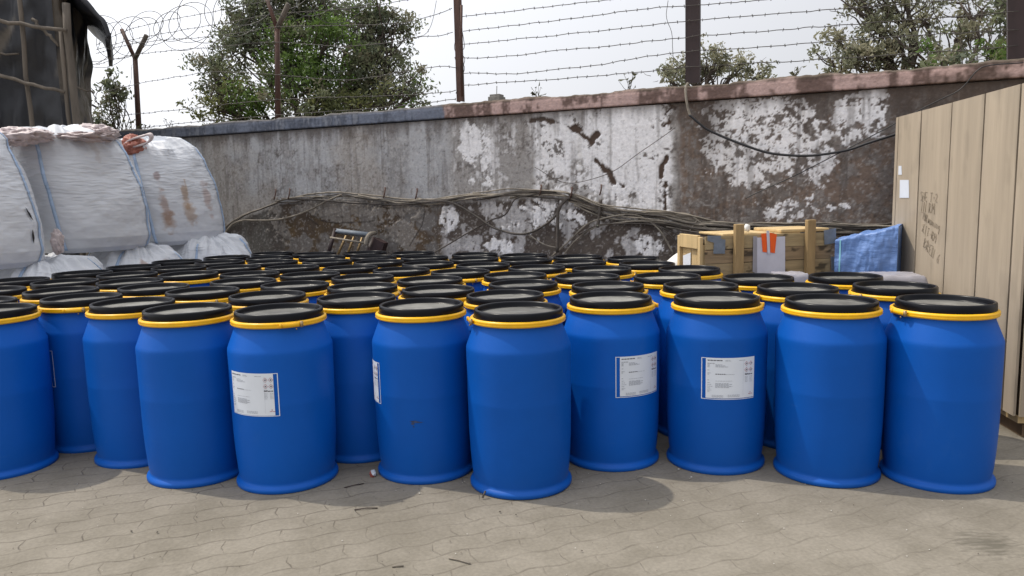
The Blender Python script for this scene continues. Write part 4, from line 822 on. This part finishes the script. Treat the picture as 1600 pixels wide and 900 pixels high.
# ------------------------------------------------------------------ low crate
def low_crate():
    A = np.array([1.69, 6.6, 0]); B = np.array([2.886, 6.84, 0]); HT = 1.238
    d = B-A; L = np.linalg.norm(d); d /= L; n_ = np.array([-d[1], d[0], 0]); WD = .47; rz = math.atan2(d[1], d[0])
    root = thing('wooden_crate', A, 'low rough plank crate with two posts and orange stickers in front of the wall', 'crate')
    c = A+d*L/2+n_*WD/2; m = MB(); m.box((c[0], c[1], HT/2), (L-.04, WD-.04, HT-.06), rz=rz, col=(.09, .065, .04)); m.build('inner_box', MT['oldwood'], root, shift=A)
    rg = np.random.default_rng(5); zs = [.02, .24, .46, .68, .86, 1.0, 1.12, HT]; nose = [(.31, .235, .14), (.26, .195, .12), (.38, .28, .15), (.32, .235, .13), (.35, .26, .14), (.29, .205, .115), (.37, .28, .15)]
    for i in range(len(zs)-1):
        h = zs[i+1]-zs[i]-.003; U, V = np.meshgrid(np.linspace(0, L, 90), np.linspace(zs[i], zs[i]+h, 12)); P = A+U[..., None]*d-n_*(.012+.006*rg.random()); P[..., 2] = V+.004*np.sin(U*3+i)
        k = fbm(U*3, V*26, seed=110+i, o=4)[..., None]; kn = sstep(.66, .74, fbm(U*7, V*14, seed=120+i, o=3))[..., None]
        Cc = np.array(nose[i])*(.7+.6*k)*(1-.75*kn)
        mb = MB(); mb.grid(P, col=Cc, smooth=False); ob = mb.build('plank', MT['oldwood'], root, shift=A); s_ = ob.modifiers.new('s', 'SOLIDIFY'); s_.thickness = .016; s_.offset = 0
    # lid planks, uneven ends
    for (u0, u1, zt, th_) in ((.14, .55, HT+.004, .022), (.50, .76, HT-.002, .018), (.60, .995, HT+.018, .03)):
        a = A+d*((u0+u1)/2*L)+n_*(WD/2); mb = MB(); mb.box((a[0], a[1], zt+th_/2-.01), ((u1-u0)*L, WD+.012, th_), rz=rz); bevel(mb.build('lid_plank', MT['newwood'], root, shift=A), .008)
    # left end frame with upright boards
    for k in range(4):
        a = A+n_*(WD*(k+.5)/4)-d*.004; mb = MB(); mb.box((a[0], a[1], HT/2-.03), (.016, WD/4-.006, HT-.10), rz=rz, col=(.55, .42, .24)); mb.build('end_board', MT['newwood'], root, shift=A)
    for t_, w_, z_, h_ in ((.02, .05, HT/2, HT-.02), (WD-.02, .05, HT/2, HT-.02)):
        a = A+n_*t_-d*.028; mb = MB(); mb.box((a[0], a[1], z_), (.03, w_, h_), rz=rz); bevel(mb.build('end_batten', MT['newwood'], root, shift=A), .004)
    for z_, h_ in ((HT-.055, .12), (.08, .12)):
        a = A+n_*WD/2-d*.030; mb = MB(); mb.box((a[0], a[1], z_), (.03, WD-.09, h_), rz=rz); bevel(mb.build('end_batten', MT['newwood'], root, shift=A), .004)
    def onf(px, py, off):
        r = ray(px, py); k = (A[0]*d[1]-A[1]*d[0])/(r[0]*d[1]-r[1]*d[0]); return CP+r*k-n_*off
    for x, ty in ((1149, 350), (1259.5, 343)):
        p = onf(x, 400, .056); tz = onf(x, ty, .056)[2]; mb = MB(); mb.box((p[0], p[1], tz/2+.01), (.082, .05, tz-.02), rz=rz); bevel(mb.build('post', MT['postwood'], root, shift=A), .006)
    def card(nm, pts, mt, off, th_=.002):
        q = [onf(x, y, off) for x, y in pts]; mb = MB(); mb.add(q, [tuple(range(len(q)))], smooth=False); ob = mb.build(nm, MT[mt], root, shift=A); ob.modifiers.new('s', 'SOLIDIFY').thickness = th_
    card('metal_patch', [(1112, 396), (1130, 396), (1131, 374), (1124, 373), (1124, 368), (1103, 368), (1103, 376), (1113, 379)], 'patch', .032)
    card('metal_patch', [(1285, 382), (1303, 379), (1303, 356), (1284, 360)], 'patch', .032); card('metal_patch', [(1296, 422), (1303, 422), (1303, 400), (1295, 401)], 'patch', .032)
    card('document_pouch', [(1180, 428), (1223.5, 426), (1223.5, 369), (1180, 371)], 'pouch', .034); card('loose_film', [(1173, 424), (1180, 427), (1180, 369), (1174, 369)], 'film', .033, .001)
    card('orange_sticker', [(1188, 393), (1194.5, 394), (1195, 364), (1186, 365)], 'orange_tape', .040); card('orange_sticker', [(1200, 394), (1207, 395), (1210, 366), (1199, 363)], 'orange_tape', .040)
    card('clear_tape', [(1195.4, 396), (1199.3, 396), (1198, 360), (1193.5, 360)], 'pouch', .044)
    # paper on the end
    q0 = A-d*.02+n_*.23; mb = MB(); ez = np.array([0, 0, 1.]); pp = [q0+ez*.97, q0+n_*.16+ez*.925, q0+n_*.16+ez*1.04, q0+ez*1.08]; mb.add(pp, [(0, 1, 2, 3)], smooth=False); ob = mb.build('paper_note', MT['paper'], root, shift=A); ob.modifiers.new('s', 'SOLIDIFY').thickness = .002
low_crate()
p = aty(1165, 352, 6.75); m = MB(); m.lathe([(0, 0), (.03, .003), (.033, .03), (.024, .045), (.02, .06), (0, .063)], 20); o = m.build('plastic_jar', MT['white'], loc=(p[0], p[1], 1.268)); o.rotation_euler = (.2, .3, 0); tag(o, 'small white plastic jar lying on the lid of the low crate', 'jar')
m = MB(); a, b = aty(1082, 400, 7.4), aty(1044, 432, 7.15); m.tube([a, (a+b)/2+[0, 0, .01], b, b+(b-a)*1.2], [.11, .115, .12, .12], 24); tag(m.build('white_roll', MT['white'], shift=a, loc=a), 'white roll leaning behind the left end of the low crate', 'roll')

# ------------------------------------------------------------------ blue tarpaulin bundle and film
def bundle():
    A = np.array([2.79, 6.42, 0]); root = thing('tarpaulin_bundle', A, 'blue tarpaulin wrapped load with a cyan strap between the two crates', 'wrapped load')
    U, V = np.meshgrid(np.linspace(0, 1, 80), np.linspace(0, 1, 70)); d = np.array([.66, -.16, 0]); d = aty(1402, 400, 6.45)-aty(1304, 400, 6.72); d[2] = 0; A2 = aty(1304, 400, 6.72)*[1, 1, 0]
    zt = 1.175+.105*U; n_ = np.array([-d[1], d[0], 0])/np.linalg.norm(d)
    fold = (fbm(U*3+V*2, V*5-U*2, seed=130, o=5)-.5)*.06+(fbm(U*14, V*9, seed=133, o=3)-.5)*.02
    P = A2+U[..., None]*d+(fold[..., None])*-n_; P[..., 2] = V*(zt+(fbm(U*5, U*0+3, seed=139, o=3)-.5)*.05)
    Tt = []
    for k in np.linspace(0, 1, 12)[1:]:
        row = P[-1]+n_*k*.6; row[:, 2] += .012*math.sin(k*3.0)+(fbm(np.arange(80)*.1, np.full(80, k*3), seed=137)-.5)*.02*k; Tt.append(row)
    G = np.vstack([P, np.array(Tt)]); m = MB(); m.grid(G)
    m.grid(np.stack([P[:, 0]+n_*t for t in np.linspace(0, .6, 12)], 1)); m.grid(np.stack([P[:, -1]+n_*t for t in np.linspace(0, .6, 12)], 1))
    m.build('tarpaulin', MT['bluetarp'], root, shift=A)
    k = 6; m = MB(); V_ = []
    for i in range(0, 70, 3): V_ += [P[i, k]-n_*.012, P[i, k+2]-n_*.012]
    m.add(V_, [(2*i, 2*i+1, 2*i+3, 2*i+2) for i in range(len(V_)//2-1)]); m.build('strap', MT['strap'], root, shift=A)
bundle()
def filmed(px0, px1, Y0, z, label, seed, mt='film', wd=.35, slope=0.):
    a, b = aty(px0, 428, Y0), aty(px1, 428, Y0); c = (a+b)/2; w_ = (b-a)[0]; U, V = np.meshgrid(np.linspace(-.5, .5, 50), np.linspace(-.5, .5, 40))
    Z = z*(1-sstep(.40, .5, np.abs(U))*.12)*(1-sstep(.36, .5, np.abs(V))*.2)+(fbm(U*7, V*7, seed=seed, o=4)-.5)*.022+slope*U
    G = np.stack([U*w_, V*wd, Z], -1); m = MB(); m.grid(G)
    for row in (G[0], G[-1], G[:, 0], G[:, -1]): low = row.copy(); low[:, 2] = 0; m.grid(np.stack([row, low]))
    o = m.build('wrapped_pallet', MT[mt], loc=(c[0], Y0, 0)); o.rotation_euler = (0, 0, -.12); tag(o, label, 'wrapped load', 'film wrapped loads behind the drums')
filmed(1205, 1262, 6.2, .945, 'low load wrapped in milky film just under the orange stickers', 141, wd=.3)
filmed(1322, 1440, 5.95, .95, 'low load wrapped in crumpled milky film under the blue bundle', 142, wd=.45)

# ------------------------------------------------------------------ drums
KB = 96
def drum_meshes():
    b = MB(); b.lathe([(0, .012), (.26, .012), (.27, .004), (.285, .0), (.2905, .005), (.2915, .019), (.2885, .028), (.277, .035), (.270, .042), (.272, .055), (.278, .10), (.285, .2), (.290, .32), (.2925, .5), (.2932, .508), (.2925, .516), (.2935, .65), (.2945, .77), (.2946, .790), (.2930, .802), (.2885, .814), (.2560, .897), (.2505, .911), (.248, .926), (.249, .946), (.2, .946)], KB)
    body = b.mesh('body', MT['blue'])
    r = MB(); r.lathe([(.250, .934), (.258, .932), (.266, .937), (.2685, .9435), (.265, .948), (.2685, .9535), (.266, .961), (.258, .966), (.249, .964)], KB, closed=True); ring = r.mesh('clamp_ring', MT['yellow'])
    l = MB(); l.lathe([(.2485, .958), (.2495, .966), (.2485, .985), (.2475, 1.000), (.244, 1.0075), (.237, 1.0095), (.231, 1.0075), (.228, 1.000), (.2270, .984), (.224, .9775), (.2195, .9765)], KB); lid = l.mesh('lid', MT['black'])
    t = MB(); t.lathe([(.2195, .9765), (.205, .9755), (.200, .9785), (.195, .9780), (.07, .9785), (.065, .9800), (.060, .9800), (.055, .9787), (0, .9787)], KB); top = t.mesh('lid_panel', MT['lidtop'])
    # latch: lever plate, hinge barrel and end hook on the ring at angle 0
    q = MB(); V = []
    ang = np.linspace(-.20, .20, 9)
    for a in ang:
        for rr, z in ((.2705, .937), (.2785, .938), (.2785, .960), (.2705, .961)): V.append([rr*math.cos(a), rr*math.sin(a), z])
    F = [(i*4+j, i*4+(j+1) % 4, (i+1)*4+(j+1) % 4, (i+1)*4+j) for i in range(8) for j in range(4)]+[(3, 2, 1, 0), (32, 33, 34, 35)]
    q.add(V, F, 0); q.tube([[.281*math.cos(.21), .281*math.sin(.21), .934], [.281*math.cos(.21), .281*math.sin(.21), .966]], .009, 10, 1); q.tube([[.28*math.cos(-.20), .28*math.sin(-.20), .938], [.28*math.cos(-.20), .28*math.sin(-.20), .962]], .007, 8, 0)
    q.tube([[.279*math.cos(.1), .279*math.sin(.1), .931], [.279*math.cos(.1), .279*math.sin(.1), .922]], .004, 6, 1)
    latch = q.mesh('latch', [MT['yellow'], MT['steel']])
    return body, ring, lid, top, latch
ME = drum_meshes()
def rad_at(z): return np.interp(z, [.2, .35, .5, .65, .78], [.285, .2908, .2927, .2936, .2946])
def sticker(parent, ang, z0=.452, z1=.694, width=.31, strip='left', off=.0015):
    """curved white label; ang = world direction of its middle"""
    m = MB()
    def patch(u0, u1, v0, v1, mi, o=off, n=None):
        n = n or max(2, int(abs(u1-u0)*60)+1); nv = max(2, int(abs(v1-v0)*20)); V = []
        for a in np.linspace(u0, u1, n+1):
            for zt in np.linspace(v0, v1, nv+1):
                z = z0+(z1-z0)*zt; r = rad_at(z)+o; th_ = ang+(a-.5)*width/.29; V.append([r*math.cos(th_), r*math.sin(th_), z])
        k = nv+1; m.add(V, [(i*k+j, (i+1)*k+j, (i+1)*k+j+1, i*k+j+1) for i in range(n) for j in range(nv)], mi)
    def quad(pts, mi, o):
        V = []
        for a, zt in pts:
            z = z0+(z1-z0)*zt; r = rad_at(z)+o; th_ = ang+(a-.5)*width/.29; V.append([r*math.cos(th_), r*math.sin(th_), z])
        m.add(V, [tuple(range(len(pts)))], mi)
    lo, hi = (.08, 1.0) if strip == 'left' else (0.0, .92)
    patch(lo, hi, .03 if strip == 'left' else .02, 1, 0)
    # thin white outline round the uncovered strip
    patch(0, 1, 0, .014, 0, off); s0 = (0, .014) if strip == 'left' else (.986, 1)
    patch(s0[0], s0[1], .014, 1, 0); e0 = (0, .08) if strip == 'left' else (.92, 1); patch(e0[0], e0[1], .985, 1.0, 0, off+.0002)
    rg = random.Random(5); X0 = lo+.03; o1 = off+.0012
    def line(x, y, w_, h=.012, mi=2):
        q = x
        while q < x+w_:
            e = min(x+w_, q+rg.uniform(.02, .055)); patch(q, e, y, y+h, mi, o1, 2); q = e+.008
    line(X0, .93, .26, .022, 1); line(X0+.31, .945, .09, .008); line(X0+.31, .925, .11, .008); line(X0+.56, .93, .12, .010)
    line(X0, .86, .13, .016); 
    for k in range(4): line(X0, .84-k*.022, .04, .010); 
    for k in range(3): line(X0+.14, .835-k*.026, .12+.05*k, .012)
    line(X0, .70, .04); line(X0, .63, .06); line(X0, .60, .03); line(X0+.14, .605, .18, .018, 1); line(X0+.30, .603, .18, .008)
    line(X0, .46, .03); line(X0+.14, .445, .30, .008)
    for k in range(5): line(X0+.14, .385-k*.024, .24+.06*(k % 2), .013)
    for k in range(5): line(X0, .40-k*.045, .05+.02*(k % 3), .011)
    line(X0, .19, .04)
    for k in range(3): line(X0+.08, .10-k*.022, .20, .009); line(X0+.36, .11-k*.022, .22, .009)
    patch(.755, .757, .08, .93, 2, o1, 2)
    for (cx, cy) in ((.82, .85), (.915, .85), (.82, .70), (.915, .70)):
        rx, ry = .042, .058
        if strip == 'right': cx -= .04
        quad([(cx-rx, cy), (cx, cy-ry), (cx+rx, cy), (cx, cy+ry)], 3, o1); quad([(cx-rx*.80, cy), (cx, cy-ry*.80), (cx+rx*.80, cy), (cx, cy+ry*.80)], 0, o1+.0006); quad([(cx-.015, cy-.012), (cx+.012, cy-.018), (cx+.016, cy+.012), (cx-.004, cy+.022)], 1, o1+.0012)
    ox = -.04 if strip == 'right' else 0
    line(.79+ox, .605, .07, .010, 1); line(.79+ox, .580, .16, .022, 1)
    for k in range(5): line(.79+ox, .53-k*.03, .06, .009); line(.89+ox, .53-k*.03, .06, .009)
    patch(.905+ox, .915+ox, .13, .17, 3, o1, 2); line(.87+ox, .11, .09, .012, 3)
    s = m.build('sticker', [MT['paper'], MT['ink'], MT['ink_faint'], MT['red_ink']], parent)
    s.rotation_euler = (0, 0, -parent.rotation_euler[2]); return s
POS = {"A1": [-2.43, 4.788], "A2": [-2.927, 5.102], "A5": [-3.321, 5.539], "A7": [-3.669, 6.171], "A9": [-3.958, 6.944], "B1": [-1.932, 4.446], "B2": [-2.199, 5.329], "B3": [-2.696, 5.642], "B4": [-3.088, 6.08], "B5": [-3.42, 6.706], "B6": [-3.765, 7.499], "B7": [-2.84, 6.613], "B8": [-3.222, 7.273], "B9": [-3.578, 8.056], "B10": [-3.026, 7.827], "B11": [-3.21, 8.515], "B12": [-2.644, 7.167], "B13": [-2.263, 6.5], "B14": [-2.125, 5.928], "C1": [-1.355, 4.332], "C2": [-1.635, 4.998], "C3": [-0.999, 4.8], "C4": [-1.624, 5.598], "C5": [-1.076, 5.383], "C6": [-1.193, 6.032], "C7": [-1.695, 6.338], "C8": [-2.055, 7.05], "C9": [-1.472, 6.882], "C10": [-2.448, 7.722], "C11": [-1.867, 7.631], "C12": [-2.649, 8.281], "C13": [-2.058, 8.202], "C14": [-2.826, 8.96], "C15": [-2.277, 8.748], "C16": [-1.69, 8.737], "D1": [-0.542, 4.43], "D2": [-0.509, 5.125], "D3": [-0.62, 5.754], "D4": [-0.969, 6.575], "D5": [-0.796, 7.159], "D6": [-1.308, 7.447], "D7": [-1.484, 8.077], "D8": [-0.909, 7.878], "D9": [-1.112, 8.533], "D10": [-0.429, 6.31], "D11": [-0.26, 6.873], "D12": [-0.375, 7.57], "D13": [-0.392, 8.157], "E1": [0.029, 4.184], "E2": [-0.042, 4.768], "E3": [0.084, 5.356], "E4": [0.028, 5.941], "E5": [0.215, 6.526], "E6": [0.147, 7.298], "E7": [0.131, 7.886], "E8": [0.671, 7.564], "E9": [0.63, 6.949], "E10": [0.754, 6.291], "E11": [0.577, 5.73], "E12": [0.66, 5.148], "E13": [0.601, 4.563], "G1": [1.179, 7.267], "G2": [1.195, 6.68], "G3": [1.455, 6.152], "G4": [1.171, 5.637], "G5": [1.27, 5.058], "G6": [1.223, 4.472], "H1": [1.784, 5.435], "H2": [1.837, 4.835], "H3": [1.811, 4.247], "H4": [2.402, 5.401], "H5": [2.453, 4.808], "H6": [2.388, 4.131],
       "A3": [-3.225, 4.61], "A4": [-3.60, 5.00], "A6": [-3.95, 5.66], "A8": [-4.20, 6.38]}
FRONT = {'A3': 'front drum cut off by the left edge of the view', 'A2': 'front drum set back, a sliver of white sticker on its left side', 'A1': 'front drum second left of the drum with the left hand sticker',
         'B1': 'plain front drum immediately left of the drum with the left hand sticker', 'C1': 'front drum with a large white hazard sticker wrapping round its left side',
         'C3': 'shaded drum set back in the gap between two sticker drums', 'D1': 'front drum with a sliver of sticker on its left edge and a small scuff', 'E1': 'nearest front drum, plain blue, standing forward in the middle',
         'E13': 'front drum with a white sticker wrapping round its right side', 'G6': 'front drum with a full white hazard sticker and its latch on the right', 'H3': 'plain front drum second from the right end', 'H6': 'rightmost front drum beside the tall crate with its latch on the left'}
ROWS = [('row nearest the wall', ['C14', 'C15', 'C16', 'D9', 'D13', 'E7', 'E8', 'G1']),
        ('second row from the wall', ['B11', 'C12', 'C13', 'D7', 'D8', 'D12', 'E6', 'E9', 'G2']),
        ('third row from the wall', ['B9', 'B10', 'C10', 'C11', 'D6', 'D5', 'D11', 'E5', 'E10', 'G3']),
        ('fourth row from the wall', ['B6', 'B8', 'B12', 'C8', 'C9', 'D4', 'D10', 'E4', 'E11', 'G4', 'H1', 'H4']),
        ('fifth row from the wall', ['A9', 'B5', 'B7', 'B13', 'C7', 'C6', 'D3', 'E3', 'E12', 'G5', 'H2', 'H5']),
        ('sixth row from the wall', ['A8', 'A7', 'B4', 'B14', 'C4', 'C5', 'D2', 'E2']),
        ('seventh row from the wall', ['A6', 'A5', 'B3', 'B2', 'C2']),
        ('short row cut by the left edge', ['A4'])]
ORD = ['first', 'second', 'third', 'fourth', 'fifth', 'sixth', 'seventh', 'eighth', 'ninth', 'tenth', 'eleventh', 'twelfth']
SPECIAL = {'H4': 'drum at the back right standing in front of the blue bundle', 'H1': 'drum in front of the low crate under its left post', 'A4': 'drum showing only its lid edge at the left border',
           'G3': 'drum directly in front of the white roll and low crate end', 'A8': 'drum at the left edge whose lid touches the squashed bag', 'H5': 'drum behind the rightmost front drum with its latch on the left'}
lab = {}
for rn, ks in ROWS:
    for i, k in enumerate(ks): lab[k] = SPECIAL.get(k, 'black lidded blue drum, %s from the left in the %s' % (ORD[i], rn))
lab.update(FRONT)
ANG = {'C1': -60, 'E13': 5, 'G6': 12, 'H6': 188, 'E1': 192, 'A2': -72, 'D1': 60, 'H3': 70, 'B1': 100, 'A1': 80, 'A3': 60, 'H5': 190, 'B2': -62, 'C3': 80, 'E12': 20, 'H2': 185}

GRP = 'blue open top drums standing close together'
rg = random.Random(9)
for i, (k, (x, y)) in enumerate(POS.items()):
    a = math.radians(ANG.get(k, rg.uniform(-180, 180)))
    L_ = lab[k]
    if 'drum' in L_ and 'blue' not in L_: L_ = 'blue ' + L_ if not L_.startswith(('plain', 'nearest')) else L_
    th = thing('plastic_drum', (x, y, 0), L_, 'drum', GRP, a)
    for nm, me in zip(('body', 'clamp_ring', 'lid'), ME[:3]):
        o = bpy.data.objects.new(nm, me); COL.objects.link(o); o.parent = th
        if nm == 'lid': o.rotation_euler = (rg.uniform(-.006, .006), rg.uniform(-.006, .006), rg.uniform(-3, 3))
        if nm == 'clamp_ring': q = bpy.data.objects.new('latch', ME[4]); COL.objects.link(q); q.parent = o
        if nm == 'lid': q = bpy.data.objects.new('lid_panel', ME[3]); COL.objects.link(q); q.parent = o
    if k in ('G6', 'C1', 'E13', 'D1', 'A2'):
        vx, vy = -x, -y; base = math.atan2(vy, vx)
        da, st = {'G6': (.26, 'left'), 'C1': (-.62, 'right'), 'E13': (.62, 'left'), 'D1': (-1.54, 'right'), 'A2': (-1.26, 'right')}[k]
        sticker(th, base+da, strip=st)

# small scuff on one drum
for o in list(COL.objects):
    if o.name.startswith('plastic_drum') and abs(o.location.x-POS['D1'][0]) < .001:
        m = MB(); base = math.atan2(-POS['D1'][1], -POS['D1'][0]); rgs = random.Random(2)
        for (a0, a1, z, h) in ((-.30, -.12, .375, .006), (-.26, -.02, .370, .003), (-.28, -.20, .362, .007), (-.24, -.21, .345, .005)):
            V = []
            for a in np.linspace(a0, a1, 12):
                t_ = (a-a0)/(a1-a0); hh = h*math.sin(math.pi*min(max(t_, .05), .95))
                for zz in (z-hh, z+hh): r = float(rad_at(zz))+.001; V.append([r*math.cos(base+a), r*math.sin(base+a), zz+rgs.uniform(-.001, .001)])
            m.add(V, [(2*k, 2*k+2, 2*k+3, 2*k+1) for k in range(11)])
        sc = m.build('scuff_mark', mat('scuff', (.035, .055, .12), .8, var=.4, scale=60), o); sc.rotation_euler = (0, 0, -o.rotation_euler[2]); break

# ------------------------------------------------------------------ litter
def litter(name, px, py, pts, r, mt, label, cat, z=.008):
    r_ = ray(px, py); k = -CAM_H/r_[2]; c = CP+r_*k; m = MB(); m.tube([np.array(p) for p in pts], r, 5); o = m.build(name, MT[mt], loc=(c[0], c[1], z)); return tag(o, label, cat, 'litter on the pavers')
r_ = ray(583, 745); c = CP+r_*(-CAM_H/r_[2]); m = MB(); n = 20; U, V = np.meshgrid(np.linspace(0, 2*math.pi, n, endpoint=False), np.linspace(.05, 3.09, 12)); D = np.stack([np.cos(U)*np.sin(V), np.sin(U)*np.sin(V), np.cos(V)], -1)
kk = .5+fbm(D[..., 0]*3, D[..., 1]*3, D[..., 2]*3, seed=3, o=3); colx = np.where((D[..., 0:1]+D[..., 2:3]) > .1, np.array([.55, .6, .65]), np.array([.30, .07, .05])); m.grid(D*kk[..., None]*np.array([.017, .017, .022]), col=colx, wrap=True, smooth=False)
wm = mat('wrapper_foil', (.5, .5, .5), .3, attr='Col', var=.1, scale=60); tag(m.build('crumpled_wrapper', wm, loc=(c[0], c[1], .02)), 'crumpled silver and red wrapper beside the drum with the scuff mark', 'wrapper')
litter('twig', 553, 760, [(-.05, -.025, 0), (0, 0, .004), (.05, .03, 0)], .003, 'rustdark', 'thin dark twig in the drum shadow near the wrapper', 'twig', .004)
litter('twig', 572, 796, [(-.06, -.01, 0), (0, 0, .004), (.06, .006, 0)], .003, 'rustdark', 'dark twig at the edge of the round shadow', 'twig', .004)
litter('twig', 1115-400+3, 877, [(-.05, .025, 0), (0, 0, .002), (.05, -.03, 0)], .004, 'cable', 'pale splinter of straw near the bottom middle', 'twig', .004)
litter('twig', 620, 886, [(-.02, -.004, 0), (0, 0, .002), (.03, .002, 0)], .004, 'cable', 'short pale chip near the bottom left of centre', 'twig', .004)
litter('cigarette_end', 757, 779, [(-.01, -.01, 0), (.0, .0, .02), (.006, .01, .03)], .006, 'cable_dark', 'dark bent butt standing against the nearest drum', 'litter', .008)
rg = np.random.default_rng(21); m = MB()
for i in range(520):
    x = rg.uniform(-3.2, 3.8); y = rg.uniform(2.7, 4.3); s_ = rg.uniform(.0012, .0042)*(1.8 if rg.random() < .08 else 1)
    V = rg.normal(size=(6, 3)); V = np.array([[1, 0, 0], [-1, 0, 0], [0, 1, 0], [0, -1, 0], [0, 0, .7], [0, 0, -.5]])*s_*(.7+.6*rg.random((6, 1)))+[x, y, s_*.4+.004]
    cc = [(.09, .075, .06), (.10, .08, .06), (.5, .48, .44), (.22, .19, .15)][rg.integers(4)]
    m.add(V, [(0, 2, 4), (2, 1, 4), (1, 3, 4), (3, 0, 4), (2, 0, 5), (1, 2, 5), (3, 1, 5), (0, 3, 5)], col=cc, smooth=False)
gm = mat('grit', (.2, .2, .2), .9, attr='Col', var=.1); tag(m.build('grit', gm), 'loose grit and crumbs scattered over the dusty pavers', 'grit', kind='stuff')
